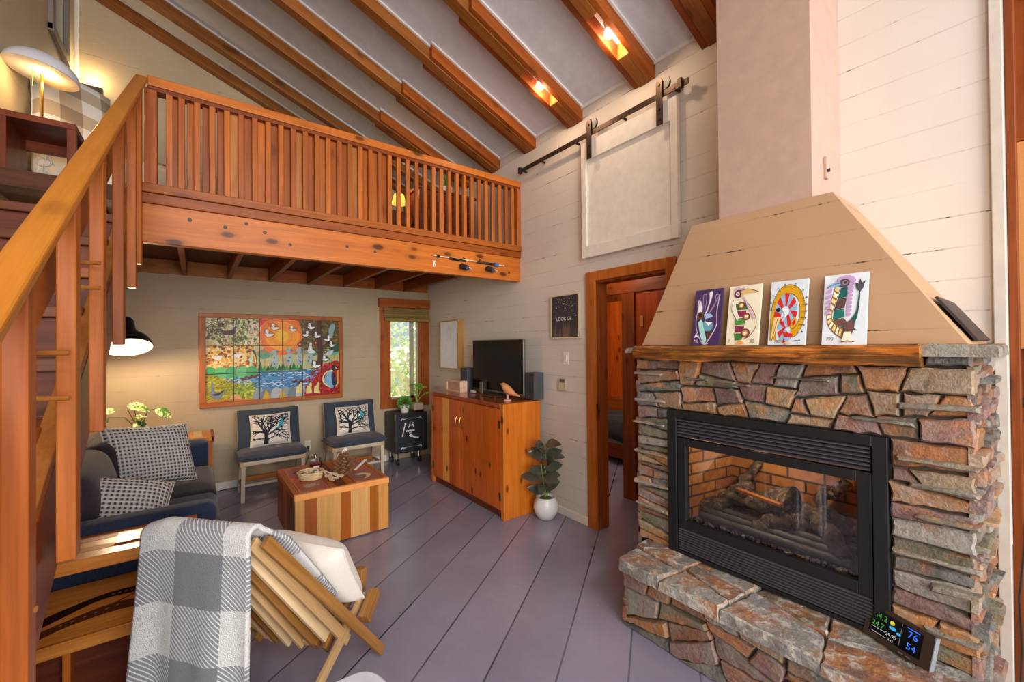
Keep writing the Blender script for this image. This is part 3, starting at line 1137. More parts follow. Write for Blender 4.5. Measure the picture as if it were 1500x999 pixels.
t = NT('variegated_leaf')
t.set(t.ramp(t.noise(t.coords((1, 1, 1)), 26, 2, .5, 1.5), [(.42, '#3f6a2a'), (.5, '#8fa858'), (.56, '#dcdcaa')]), .4, 0, .3)
MON = t.m
pl = thing('variegated_plant', 'variegated yellow-green plant behind the sofa under the black lamp', 'plant', (-.42, 5.25, .68))
MB().lathe([(.06, 0), (.075, .1), (.07, .1), (.06, .09), (0, .09)], (-.42, 5.25, .68), 20).build('pot', plain('clay_pot', '#8a5a40', .7), pl, smooth=40)
lv, stn = MB(), MB()
for (tx, tz, dx, dn, L) in ((-.62, .93, (-.7, -.3, -.5), (-.3, -.8, .4), .15), (-.50, 1.03, (1, -.2, -.25), (0, -.6, .8), .17), (-.30, .98, (.7, -.4, -.45), (.2, -.8, .5), .15), (-.43, .88, (.3, -.7, -.5), (0, -.8, .6), .15), (-.38, .92, (-.2, -.6, .1), (0, -.8, .6), .12), (-.58, 1.0, (-.6, -.4, -.1), (0, -.8, .6), .13)):
    stn.tube([(-.42, 5.25, .77), ((tx - .42) / 2, 5.22, tz - .02), (tx, 5.16, tz)], .004, 6)
    lv.leaf((tx, 5.16, tz), dx, dn, L, L * .62, .2, .25, seg=8)
lv.build('foliage', MON, pl, smooth=60)
stn.build('stem', plain('plant_stem', '#6a8a3a', .6), pl, smooth=60)
# ------------------------------------------------------------------ fieldstone fireplace
rs = random.Random(21)
PAL = ['#9c6c3e', '#85605a', '#5f6056', '#a8855f', '#716850', '#928a80', '#8c5a42', '#775a50', '#ad7440', '#5a5a58', '#92765e', '#a06a48']


def area(p):
    return abs(sum(p[i][0] * p[(i + 1) % len(p)][1] - p[(i + 1) % len(p)][0] * p[i][1] for i in range(len(p)))) / 2


def cut(p, c, n):
    A, B = [], []
    m = len(p)
    for i in range(m):
        a, b = p[i], p[(i + 1) % m]
        da = (a[0] - c[0]) * n[0] + (a[1] - c[1]) * n[1]
        db = (b[0] - c[0]) * n[0] + (b[1] - c[1]) * n[1]
        (A if da >= 0 else B).append(a)
        if (da >= 0) != (db >= 0):
            t = da / (da - db)
            q = (a[0] + (b[0] - a[0]) * t, a[1] + (b[1] - a[1]) * t)
            A.append(q)
            B.append(q)
    return A, B


def flag(p, amin, asp=2.2, tilt=.16):
    if area(p) < amin * rs.uniform(.7, 1.9) or len(p) < 3:
        return [p]
    xs, ys = [q[0] for q in p], [q[1] for q in p]
    w, h = max(xs) - min(xs), (max(ys) - min(ys)) * asp
    c = (sum(xs) / len(xs) + rs.uniform(-.16, .16) * w, sum(ys) / len(ys) + rs.uniform(-.16, .16) * h / asp)
    t = rs.gauss(0, tilt)
    n = (cos(t), sin(t) + (rs.choice((-.35, .35, 0)))) if w > h else (sin(t) * .7, cos(t))
    A, B = cut(p, c, n)
    if len(A) < 3 or len(B) < 3 or area(A) < amin * .12 or area(B) < amin * .12:
        return [p]
    return flag(A, amin, asp, tilt) + flag(B, amin, asp, tilt)


def stone(mb, p, fn, dmin, dmax, gap=.004, col=None, jit=.003):
    ar = area(p)
    if ar < 1e-4:
        return
    cx, cy = sum(q[0] for q in p) / len(p), sum(q[1] for q in p) / len(p)
    ring = []
    for i in range(len(p)):
        a, b = p[i], p[(i + 1) % len(p)]
        L = math.hypot(b[0] - a[0], b[1] - a[1])
        k = max(1, int(L / .03))
        for j in range(k):
            t = j / k
            ring.append((a[0] + (b[0] - a[0]) * t + rs.gauss(0, jit), a[1] + (b[1] - a[1]) * t + rs.gauss(0, jit)))
    xs, ys = [q[0] for q in ring], [q[1] for q in ring]
    w, h = max(xs) - min(xs), max(ys) - min(ys)
    if w < .012 or h < .012:
        return

    def sc(g, q):
        return (cx + (q[0] - cx) * max(.3, 1 - 2 * g / w), cy + (q[1] - cy) * max(.3, 1 - 2 * g / h))
    d = rs.uniform(dmin, dmax)
    tx, ty = rs.gauss(0, .05), rs.gauss(0, .06)
    dep = lambda q, e=0: max(.002, d + (q[0] - cx) * tx + (q[1] - cy) * ty + e)
    R0 = [sc(gap, q) for q in ring]
    R1 = [sc(gap + .003, q) for q in ring]
    R2 = [sc(gap + .010, q) for q in ring]
    n = len(ring)
    vs = [fn(*q, -.015) for q in R0] + [fn(*q, dep(q) - .007) for q in R1] + [fn(*q, dep(q, rs.gauss(0, .0008))) for q in R2]
    R3 = [(cx + (q[0] - cx) * .5, cy + (q[1] - cy) * .5) for q in R2]
    vs += [fn(*q, dep(q, rs.gauss(.0008, .0007))) for q in R3]
    vs.append(fn(cx, cy, dep((cx, cy), .001)))
    fs = []
    for k in range(3):
        for i in range(n):
            fs.append((k * n + i, k * n + (i + 1) % n, (k + 1) * n + (i + 1) % n, (k + 1) * n + i))
    for i in range(n):
        fs.append((3 * n + i, 3 * n + (i + 1) % n, 4 * n))
    c = lin(col or rs.choice(PAL))
    f = rs.uniform(.66, 1.05)
    mb.add(vs, fs, tuple(x * f for x in c))


def rect(a0, b0, a1, b1):
    return [(a0, b0), (a1, b0), (a1, b1), (a0, b1)]


fp = thing('fireplace', 'tall fieldstone fireplace with black gas insert, raised hearth and tan boarded hood', 'fireplace', (2.3, .9, 0))
FX = 2.205
front = lambda a, b, d: (FX - d, a, b)
MORT = plain('mortar', '#4a453f', .9, bumpy=.4)
core = MB()
core.box(FX + .012, XW, 1.40, 1.60, 0, 1.52).box(FX + .012, XW, .215, .44, 0, 1.52).box(FX + .012, XW, .44, 1.40, 1.165, 1.52).box(FX + .012, XW, .44, 1.40, 0, .375)
co = core.build('masonry_core', MORT, fp)
sm = MB()
YR, YL_ = .20, 1.622
for reg, am, asp in ((rect(1.40, .36, YL_, 1.17), .0105, 2.6), (rect(YR, .0, .435, 1.17), .017, 2.3), (rect(YR, 1.17, YL_, 1.455), .017, 1.9)):
    for p in flag(reg, am, asp):
        stone(sm, p, front, .010, .027, .0022)
for p in flag(rect(YR, 1.455, .335, 1.512), .006, 1.5):
    stone(sm, p, front, .02, .03)
stone(sm, rect(1.585, 1.455, YL_, 1.512), front, .02, .03)
# thin ledge courses that stick out of the piers
for z in (.47, .62, .71, .86, 1.0, 1.105, 1.30):
    a0, a1 = YR - .01, .435 - rs.uniform(0, .12)
    z += rs.uniform(-.02, .02)
    stone(sm, [(a0, z), (a1, z + rs.uniform(-.012, .012)), (a1, z + .02), (a0, z + .026)], front, .034, .046, 0, '#8b7f6c')
for z in (.56, .70, .88, 1.06, 1.36, 1.20):
    a0, a1 = 1.40 + rs.uniform(0, .05), YL_ + .012
    stone(sm, [(a0, z), (a1, z + rs.uniform(-.01, .01)), (a1, z + .018), (a0, z + .016)], front, .03, .042, 0, '#9a8f80')
for a0, a1, z in ((.36, .55, 1.225), (.62, .86, 1.375), (.95, 1.12, 1.33), (1.16, 1.28, 1.345)):
    stone(sm, [(a0, z), (a1, z + .004), (a1, z + .016), (a0, z + .014)], front, .035, .046, 0, '#6f695c')
# pier sides
side = lambda a, b, d: (a, YR + .005 - d, b)
for p in flag(rect(2.19, 0, XW - .004, 1.512), .012, 2.6):
    stone(sm, p, side, .004, .032)
for k in range(13):
    z = .08 + k * .11 + rs.uniform(-.02, .02)
    a0 = 2.2 + rs.uniform(0, .2)
    stone(sm, [(a0, z), (a0 + rs.uniform(.12, .25), z + rs.uniform(-.01, .02)), (a0 + .2, z + .03), (a0, z + .022)], side, .03, .055, 0)
side2 = lambda a, b, d: (a, 1.612 + d, b)
for p in flag(rect(2.19, 0, XW - .004, 1.512), .014, 2.4):
    stone(sm, p, side2, .006, .022)
# cap slabs
top = lambda a, b, d: (a, b, 1.508 + d)
for q in ([(2.15, .145), (2.45, .15), (2.46, .40), (2.15, .34)], [(2.46, .15), (2.67, .15), (2.67, .45), (2.46, .40)], [(2.16, 1.58), (2.67, 1.55), (2.67, 1.68), (2.15, 1.675)]):
    stone(sm, q, top, .024, .03, 0, '#8f8778')
sm.build('fieldstone', M_STONE, fp, fixn=True, smooth=32)

# hearth
hs = MB()
htop = lambda a, b, d: (a, b, .325 + d)
hp = [(1.855, .1), (2.205, .1), (2.21, 1.55), (2.16, 1.565), (1.875, 1.525), (1.85, 1.50)]
for p, c in zip(sorted(flag(hp, .06, .6, .5), key=lambda q: sum(x[1] for x in q) / len(q)), ['#6f6258', '#8a8580', '#80655e', '#9a9490', '#8c7058', '#9c938a', '#7c6a5e', '#a09a92'] * 3):
    stone(hs, p, htop, .034, .042, .001, c)
hs.build('hearth_slab', M_HEARTH, fp, fixn=True, smooth=32)
hb = MB()
for p in flag(rect(.1, .0, 1.505, .326), .016, 2.3, .35):
    stone(hb, p, lambda a, b, d: (1.90 - d, a, b), .008, .022)
for p in flag(rect(1.885, .0, 2.2, .326), .016, 2.3, .3):
    stone(hb, p, lambda a, b, d: (a, 1.495 + d, b), .004, .016)
hb.build('hearth_stone', M_STONE, fp, fixn=True, smooth=32)
MB().box(1.912, 2.2, .1, 1.487, 0, .325).build('hearth_core', MORT, fp)

# mantel beam


def mantel_mat():
    t = NT('charred_mantel')
    a = t.noise(t.coords((3, 2.2, 30)), 1.6, 7, .7, .6)
    b = t.noise(t.coords((60, 2, 90)), 1.2, 3)
    col = t.ramp(a, [(.46, '#1c1009'), (.52, '#5a2a0c'), (.57, '#b05a18'), (.75, '#d9842a')])
    col = t.mix(.3, col, t.ramp(b, [(.3, '#7a3c10'), (.7, '#e09a44')]))
    t.set(col, .4, 0, .4, .2)
    t.bump(a, .6, .01)
    return t.m


mm = MB()
N = 60
for i in range(N):
    y0, y1 = .33 + 1.255 * i / N, .33 + 1.255 * (i + 1) / N
g = lambda y: .006 * sin(9 * y) + .004 * sin(23 * y + 1) + .002 * sin(61 * y)
rings = []
for i in range(N + 1):
    y = .33 + 1.255 * i / N
    zb = 1.452 + .012 * (1 if y < .5 else 0) * 0 + g(y + 2) * .8
    rings.append([(2.215, y, zb), (2.125 + g(y), y, zb + .004), (2.108 + g(y + 1), y, zb + .03), (2.112 + g(y * 1.3), y, 1.525), (2.122 + g(y) * .5, y, 1.536), (2.215, y, 1.536)])
vs = [p for r in rings for p in r]
fs = [(i * 6 + k, i * 6 + (k + 1) % 6, (i + 1) * 6 + (k + 1) % 6, (i + 1) * 6 + k) for i in range(N) for k in range(6)]
fs += [tuple(range(6))[::-1], tuple(N * 6 + k for k in range(6))]
mm.add(vs, fs)
mm.build('mantel_beam', mantel_mat(), fp, smooth=40, fixn=True)

# gas insert
INS = plain('black_steel', '#1b1b1d', .45, .2, bumpy=.1, bscale=300)
ins = MB()
for a0, a1, b0, b1 in ((.435, .483, .37, 1.17), (1.347, 1.40, .37, 1.17), (.483, 1.347, 1.128, 1.17), (.483, 1.347, .37, .388)):
    ins.box(2.172, 2.215, a0, a1, b0, b1)
gi = ins.build('gas_insert', INS, fp, bevel=.003)
df = MB()
for a0, a1, b0, b1 in ((.487, .535, .515, 1.018), (1.295, 1.343, .515, 1.018), (.535, 1.295, .975, 1.018), (.535, 1.295, .515, .562)):
    df.box(2.178, 2.21, a0, a1, b0, b1)
df.build('door_frame', INS, gi, bevel=.003)
LOU = plain('louver_steel', '#5e5a60', .42, .4)


def louvers(b0, b1, n, name):
    m = MB()
    h = (b1 - b0) / n
    for i in range(n):
        z = b0 + h * (i + .5)
        m.prism([(2.18, z - h * .12), (2.205, z + h * .30), (2.203, z + h * .46), (2.174, z + h * .06), (2.176, z - h * .2)], lambda a, b, d: (a, d, b), .49, 1.34)
    m.build(name, LOU, gi, fixn=True)


louvers(1.022, 1.126, 6, 'upper_louver')
louvers(.389, .512, 9, 'lower_louver')
MB().box(2.225, 2.24, .484, 1.346, .389, .512).build('louver_backing', M_BLACK, gi)
MB().box(2.225, 2.24, .484, 1.346, 1.02, 1.127).build('louver_backing', M_BLACK, gi)
t = NT('fire_brick')
bt = t.n('ShaderNodeTexBrick')
bt.inputs['Color1'].default_value = (*lin('#b5793f'), 1)
bt.inputs['Color2'].default_value = (*lin('#9a5a30'), 1)
bt.inputs['Mortar'].default_value = (*lin('#4a342a'), 1)
bt.inputs['Scale'].default_value = 1
bt.inputs['Brick Width'].default_value = .17
bt.inputs['Row Height'].default_value = .062
bt.inputs['Mortar Size'].default_value = .006
tcn = t.n('ShaderNodeTexCoord')
sepn = t.n('ShaderNodeSeparateXYZ')
t.l(tcn.outputs['Object'], sepn.inputs[0])
cbn = t.n('ShaderNodeCombineXYZ')
t.l(t.math('ADD', sepn.outputs[0], sepn.outputs[1]), cbn.inputs[0])
t.l(sepn.outputs[2], cbn.inputs[1])
t.l(cbn.outputs[0], bt.inputs['Vector'])
t.set(t.mix(1.0, bt.outputs[0], t.ramp(t.noise(t.coords(), 30, 4), [(.3, .8), (.7, 1.15)]), 'MULTIPLY'), .85)
t.bump(t.math('SUBTRACT', 1.0, bt.outputs[1]), .5, .006)
br = MB()
br.box(2.60, 2.63, .55, 1.28, .53, 1.05)
br.prism([(2.225, 1.30), (2.60, 1.24), (2.60, 1.27), (2.225, 1.335)], lambda a, b, d: (a, b, d), .53, 1.05)
br.prism([(2.225, .53), (2.60, .59), (2.60, .56), (2.225, .50)], lambda a, b, d: (a, b, d), .53, 1.05)
br.build('fire_brick', t.m, gi, fixn=True)
MB().box(2.215, 2.62, .5, 1.33, 1.04, 1.06).build('firebox_top', M_BLACK, gi)
MB().box(2.215, 2.62, .5, 1.33, .52, .54).build('firebox_floor', M_BLACK, gi)
light('firebox_fill_light', 'POINT', (2.30, .95, .99), 6, (1, .78, .52), radius=.03)  # added to brighten bricks and logs; the insert shows no such lamp
MB().box(2.206, 2.209, .53, 1.30, .556, .98).build('glass', glass_mat('firebox_glass', (.86, .86, .86), .035), gi)


def log_mat():
    t = NT('gas_log_bark')
    a = t.noise(t.coords((1, 1, 1)), 28, 6, .7, 1.2)
    b = t.noise(t.coords(), 7, 4)
    col = t.ramp(a, [(.36, '#1a1614'), (.5, '#5a4638'), (.62, '#927a62'), (.75, '#c0aa90')])
    col = t.mix(t.ramp(b, [(.45, 0.0), (.65, .85)]), col, '#2a2828')
    t.set(col, .9)
    t.bump(a, .9, .012)
    return t.m


LOG = log_mat()


def gas_log(p0, p1, r0, r1, k):
    m = MB()
    p0, p1 = V(p0), V(p1)
    n = 14
    pts = [p0.lerp(p1, i / n) + V((0, .006 * sin(i + k), .012 * sin(i * .7 + k))) for i in range(n + 1)]
    m.tube(pts, [(r0 + (r1 - r0) * i / n) * (1 + .12 * sin(i * 2.1 + k)) * (1 if 0 < i < n else .82) for i in range(n + 1)], 14)
    m.build('log', LOG, gi, smooth=50)


gas_log((2.47, 1.16, .645), (2.44, .84, .735), .04, .075, 0)
gas_log((2.33, 1.27, .60), (2.47, 1.06, .76), .042, .04, 1)
gas_log((2.45, .92, .70), (2.50, .62, .66), .06, .045, 2)
gas_log((2.30, 1.0, .60), (2.42, .80, .665), .036, .05, 3)
gas_log((2.27, .60, .60), (2.45, .76, .70), .036, .045, 4)
gas_log((2.52, .78, .74), (2.55, .66, .86), .03, .025, 5)
gas_log((2.50, 1.14, .74), (2.56, 1.06, .88), .028, .02, 6)
MB().beam((2.36, 1.1, .752), (2.34, .88, .735), .03, .012).build('split_log', fir('Y', 3), gi)
bu = MB()
for i in range(3):
    bu.tube([(2.27 + i * .05, .58, .585 + i * .012), (2.27 + i * .05, 1.26, .585 + i * .012)], .018, 10)
bu.build('burner', plain('burner_grey', '#55524e', .6), gi, smooth=50)
em = MB()
for i in range(150):
    em.ball((2.232 + rs.random() * .04, .56 + .72 * rs.random(), .548 + rs.random() * .008), rs.uniform(.006, .013), n=6, col=lin(rs.choice(['#2a2624', '#8a8680', '#6d4a34', '#1b1a19', '#a8a49c'])))
em = em.build('ember_bed', vcol('ember_rock', .8), gi)
em['kind'] = 'stuff'

# hood and flue
HOODM = wall_paint('tan_hood_boards', '#ad8866', '#b5906f', plank=.145, crack=1.1)
hd = MB()
A = [(2.215, .213, 1.537), (2.215, 1.60, 1.537), (2.27, 1.295, 2.222), (2.27, .625, 2.222)]
B = [(XW, .205, 1.537), (XW, 1.655, 1.537), (XW, 1.32, 2.24), (XW, .648, 2.24)]
hd.add(A + B, [(0, 1, 2, 3), (7, 6, 5, 4), (0, 4, 5, 1), (3, 2, 6, 7), (0, 3, 7, 4), (1, 5, 6, 2)])
hd.build('hood', HOODM, fp, bevel=.004, fixn=True)
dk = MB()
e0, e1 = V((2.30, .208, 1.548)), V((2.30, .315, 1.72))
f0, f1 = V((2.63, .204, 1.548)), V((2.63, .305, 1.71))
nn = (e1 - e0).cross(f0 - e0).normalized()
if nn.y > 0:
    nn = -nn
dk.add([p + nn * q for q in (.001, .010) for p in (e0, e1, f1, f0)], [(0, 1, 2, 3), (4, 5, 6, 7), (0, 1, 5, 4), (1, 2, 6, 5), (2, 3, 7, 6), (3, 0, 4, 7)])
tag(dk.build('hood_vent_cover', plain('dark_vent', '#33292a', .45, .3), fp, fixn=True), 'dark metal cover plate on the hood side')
M_FLUE = plain('mauve_plaster', '#b39484', .6, bumpy=.12, bscale=20, var=.05)
MB().prism([(2.285, 2.19), (XW, 2.19), (XW, roof(XW, .1)), (2.285, roof(2.285, .1))], lambda a, b, d: (a, d, b), .705, 1.145).build('flue_chase', M_FLUE, fp, bevel=.004, fixn=True)
MB().box(2.43, 2.455, .69, .706, 2.34, 2.45).build('bracket', M_FLUE, fp, bevel=.004)
MB().box(2.432, 2.44, .68, .692, 2.37, 2.385).build('hook', M_BLACK, fp)

# four painted bird tiles leaning on the hood
TILES = [(1.235, 1.083, '#46305c'), (1.05, .895, '#e6dcc0'), (.854, .701, '#d3d9e0'), (.641, .49, '#d8dde4')]
TLAB = ['purple ceramic tile with abstract white-and-blue bird on the mantel', 'cream ceramic tile with green-banded long-beaked bird on the mantel', 'pale tile with red-striped curled bird under a mustard arch on the mantel', 'pale blue tile with crested bird and striped body, on the mantel nearest its cut end']
for k, (ya, yb, bgc) in enumerate(TILES):
    r = thing('art_tile', TLAB[k], 'tile', (2.16, (ya + yb) / 2, 1.536), 'bird tiles on the mantel')
    w_, h_ = ya - yb, .307
    ux, uz = V((0, -1, 0)), V((.058, 0, .302)).normalized()
    nn = V((-uz.z, 0, uz.x))
    o0 = V((2.147, ya, 1.537))
    fn = lambda a, b, d, o0=o0, uz=uz, nn=nn, w_=w_, h_=h_: o0 + ux * (a * w_) + uz * (b * h_) + nn * d
    MB().prism(rect(0, 0, 1, 1), fn, -.010, 0).build('slab', plain('tile_%s' % ['purple', 'cream', 'pale', 'blue'][k], bgc, .22, coat=.3), r, bevel=.0015, fixn=True)
    c = Canvas(fn)
    if k == 0:
        for i, (a, b) in enumerate(((.16, .78), (.34, .88), (.56, .92), (.78, .86))):
            c.poly(curve([(.22 + i * .09, .52), (a - .02, b - .14), (a - .03, b + .02), (a + .09, b), (.32 + i * .09, .6)], 5), '#e8e0e4' if i in (0, 2) else '#59407a')
            c.stroke(curve([(.22 + i * .09, .52), (a - .02, b - .14), (a - .03, b + .02), (a + .09, b), (.32 + i * .09, .6)], 5), .016, '#a98aa0')
        c.stroke(curve([(.9, .9), (.84, .6), (.86, .35), (.68, .15), (.55, .04)], 8), .03, '#c8b4cc')
        c.stroke(curve([(.2, .86), (.14, .6), (.13, .35), (.3, .12), (.45, .04)], 8), .025, '#b8a0bc')
        c.poly(curve([(.2, .42), (.26, .28), (.36, .12), (.48, .04), (.54, .1), (.46, .25), (.38, .4), (.3, .46)], 5), '#a8d4d2')
        c.poly(curve([(.38, .4), (.44, .28), (.6, .24), (.72, .3), (.7, .4), (.55, .36), (.46, .46)], 5), '#5f9cb0')
        c.poly([(.45, .42), (.72, .41), (.58, .34)], '#eae6ea')
        c.poly(curve([(.36, .55), (.6, .56), (.7, .5), (.46, .47)], 5), '#9fb8dc')
        c.disc(.27, .53, .13, '#6a4428', .07)
        c.disc(.25, .54, .06, '#2a1a14', .03)
        c.poly(curve([(.56, .25), (.7, .24), (.66, .14), (.56, .08)], 5), '#5a3a2a')
        c.poly([(.1, .14), (.16, .24), (.24, .15)], '#dfd6dc')
        c.poly([(.38, .03), (.5, .05), (.64, .03), (.5, .015)], '#c9c0cc')
        c.text('790', .18, .05, .075, '#d8c8d8', 1.6)
    elif k == 1:
        body = curve([(.24, .68), (.22, .5), (.25, .3), (.26, .12), (.34, .05), (.48, .08), (.62, .2), (.7, .36), (.68, .5), (.55, .62), (.42, .76), (.3, .78)], 6)
        c.poly(body, '#e6dcc0')
        for i, cc in enumerate(('#3f7a3a', '#8a3050', '#4f8a42', '#7d2c4c', '#43783a')):
            b0 = .70 - i * .125
            c.poly([(.235 + .004 * i, b0), (.58 - .01 * abs(i - 1), b0 + .01), (.62 - .03 * i, b0 - .11), (.25 + .01 * i, b0 - .12)], cc)
            c.stroke([(.235, b0), (.6, b0 + .01)], .012, '#e2c8a0')
        c.stroke(curve([(.5, .76), (.72, .62), (.88, .45), (.9, .3), (.74, .16), (.56, .1)], 8), .014, '#8a4a3a')
        c.poly(curve([(.2, .76), (.1, .7), (.12, .58), (.3, .42), (.36, .46), (.26, .62)], 5), '#e9e2cc')
        c.stroke(curve([(.16, .76), (.12, .6), (.3, .42)], 6), .012, '#6a4a40')
        for a, b, r1 in ((.42, .66, .1), (.6, .47, .1), (.6, .2, .12)):
            c.disc(a, b, r1 * 1.15, '#7a2a4a', r1 * .62)
            c.disc(a, b, r1 * .8, '#b08a30', r1 * .42)
            c.disc(a, b, r1 * .4, '#f0e8d0', r1 * .2)
        c.disc(.3, .86, .13, '#5a2a4c', .07)
        c.disc(.28, .86, .06, '#e8dcc8', .03)
        c.disc(.28, .86, .03, '#2a1a1a', .015)
        c.poly(curve([(.36, .91), (.6, .93), (.86, .88), (.92, .86), (.6, .86), (.4, .80)], 5), '#d9b070')
        c.stroke(curve([(.36, .91), (.6, .93), (.92, .87)], 6), .012, '#6a4428')
        for i in range(7):
            c.disc(.5 + i * .055, .78 - i * .055, .05, '#c8a8c4', .025, 10, -.6)
        for i in range(4):
            c.disc(.22 + i * .08, .945 + .01 * sin(i * 2), .05, '#c4a0c0', .018)
        c.poly([(.32, .03), (.45, .09), (.62, .03), (.48, .015)], '#d99a5a')
        c.text('7', .12, .04, .075, '#4a3a34', 1.6)
        c.text('90', .83, .04, .075, '#4a3a34', 1.6)
    elif k == 2:
        arch = curve([(.14, .08), (.12, .35), (.14, .6), (.28, .8), (.52, .86), (.76, .78), (.88, .58), (.86, .36), (.72, .2), (.6, .2)], 8)
        c.stroke(arch, .17, '#5a4020', .13)
        c.stroke(arch, .145, '#d09a1c', .11)
        inner = curve([(.22, .42), (.28, .6), (.42, .70), (.58, .66), (.66, .52), (.58, .40), (.42, .34), (.36, .24), (.46, .13), (.56, .08)], 6)
        n = len(inner)
        for i in range(0, n - 3, 3):
            c.stroke(inner[i:i + 4], .2, '#c8242c' if (i // 3) % 2 == 0 else '#8fb2cc')
        c.poly(curve([(.34, .56), (.46, .6), (.54, .52), (.48, .44), (.36, .36), (.44, .46)], 5), '#dfe5ea')
        c.disc(.25, .545, .06, '#1c1a1c', .035)
        c.poly(curve([(.14, .42), (.3, .42), (.22, .24), (.12, .06), (.1, .2)], 5), '#e2bc7c')
        c.stroke([(.24, .4), (.12, .07)], .012, '#5a3a20')
        c.poly(curve([(.6, .34), (.7, .42), (.76, .36), (.7, .26), (.6, .26)], 5), '#d09a1c')
        c.poly(curve([(.64, .34), (.7, .38), (.73, .34), (.66, .28)], 5), '#c8242c')
        c.poly([(.4, .2), (.68, .17), (.64, .1), (.46, .12)], '#c8242c')
        c.poly([(.44, .12), (.62, .12), (.58, .06), (.46, .06)], '#8fb2cc')
        c.poly([(.4, .02), (.54, .06), (.66, .02)], '#e2bc7c')
        for a, b, q in ((.1, .55, pi), (.1, .66, pi), (.14, .76, 2.6), (.26, .85, 2.2), (.42, .9, 1.7), (.66, .9, 1.2), (.84, .8, .7), (.93, .7, .2), (.94, .6, 0), (.94, .5, 0), (.93, .4, -.1), (.9, .3, -.2), (.86, .19, .1), (.8, .07, 0)):
            tx, ty = a + .06 * cos(q), b + .035 * sin(q)
            c.stroke([(a - .06 * cos(q), b - .035 * sin(q)), (tx, ty)], .008, '#4a4a4e')
            c.poly([(tx + .03 * cos(q), ty + .016 * sin(q)), (tx - .035 * sin(q) - .01, ty + .018 * cos(q)), (tx + .035 * sin(q) - .01, ty - .018 * cos(q))], '#5a5a5e')
        c.text('790', .28, .03, .07, '#5a4a50', 1.6)
    else:
        spine = curve([(.32, .80), (.24, .62), (.16, .44), (.2, .3), (.36, .2), (.5, .15)], 7)
        mid = [(a + .12, b + .01) for a, b in spine]
        cols = ['#17605c', '#5a4240', '#1d6a62', '#6a4a44']
        for i in range(0, len(spine) - 6, 6):
            k0, k1 = i, min(i + 6, len(spine) - 1)
            (a0, b0), (a1, b1) = spine[k0], spine[k1]
            wd = .24 + .12 * (k0 / len(spine))
            c.poly([(a0 + .08, b0), (a0 + .08 + wd * .8, b0 + .02), (a1 + .08 + wd * .95, b1 + .03), (a1 + .08, b1)], cols[(i // 6) % 4])
        c.stroke(spine, .12, '#8a6a3a', .14)
        for i in range(0, len(spine) - 3, 3):
            c.stroke(spine[i:i + 3], .095, '#efe4c4' if (i // 3) % 2 else '#e0c480', .1)
        c.poly(curve([(.5, .28), (.7, .36), (.74, .24), (.66, .14), (.5, .16)], 5), '#6a4a44')
        c.poly(curve([(.66, .36), (.76, .46), (.8, .66), (.82, .74), (.84, .66), (.8, .4), (.74, .3)], 5), '#17605c')
        c.stroke(curve([(.72, .3), (.8, .5), (.83, .74)], 8), .014, '#4a3440')
        c.poly([(.76, .76), (.72, .86), (.8, .84), (.82, .92), (.87, .85), (.94, .88), (.9, .78), (.84, .73)], '#4d4a50')
        for i in range(9):
            b = .86 - i * .055
            c.poly(curve([(.55, b + .02), (.66, b + .015), (.7 - .01 * i, b - .025), (.56, b - .03)], 4), '#b896bc')
        for i in range(5):
            b = .78 - i * .075
            c.poly(curve([(.22 - .012 * i, b + .02), (.1, b), (.06, b - .05), (.18, b - .04)], 4), '#b896bc')
        for i in range(6):
            q = .3 + i * .45
            c.disc(.52 + .16 * cos(q), .875 + .07 * sin(q), .07, '#b896bc', .032)
        c.disc(.47, .865, .13, '#4f4450', .062)
        c.disc(.5, .87, .065, '#8a7a80', .036)
        c.disc(.5, .87, .035, '#2a2224', .018)
        c.poly(curve([(.38, .90), (.2, .87), (.08, .81), (.24, .82), (.4, .84)], 5), '#8fb0d6')
        c.stroke(curve([(.38, .87), (.2, .85), (.08, .81)], 6), .01, '#4a5a74')
        c.poly([(.52, .18), (.5, .1), (.46, .05), (.74, .05), (.66, .1), (.68, .18)], '#efe2c8')
        c.stroke([(.47, .04), (.6, .055), (.75, .04)], .014, '#6a4a44')
        c.text('790', .2, .06, .07, '#5a4a50', 1.6)
    c.build('bird_painting', BIRDT, r)

# weather station on the hearth
ws = thing('weather_station', 'dark digital weather station with coloured display on the hearth', 'weather station', (2.15, .42, .366))
ux = V((2.075, .322, 0)) - V((2.165, .522, 0))
ux.normalize()
nr = V((ux.y, -ux.x, 0))
if nr.x > 0:
    nr = -nr
uz = (V((0, 0, 1)) * .95 - nr * .30).normalized()
nn = ux.cross(uz)
if nn.x > 0:
    nn = -nn
o0 = V((2.165, .522, .372))
fn = lambda a, b, d: o0 + ux * a + uz * b + nn * d
MB().prism(rect(0, 0, .228, .128), fn, -.018, 0).build('housing', plain('dark_walnut_shell', '#3a2a26', .35, .2), ws, bevel=.004, seg=3, fixn=True)
MB().prism(rect(.2285, .003, .2315, .125), fn, -.018, .001).build('side_trim', plain('silver_grey', '#9aa4ac', .35, .5), ws, fixn=True)
scn = MB().prism(rect(.022, .022, .195, .112), fn, .0, .0012).build('screen', plain('black_lcd', '#0a0a0e', .12), ws, fixn=True)


def lit(name, col, s, strs, extra=None):
    c = Canvas(fn, .0016, .00008)
    for q in strs:
        c.text(*q, col)
    if extra:
        extra(c)
    c.build(name, emit('lcd_' + name, col, s), scn)


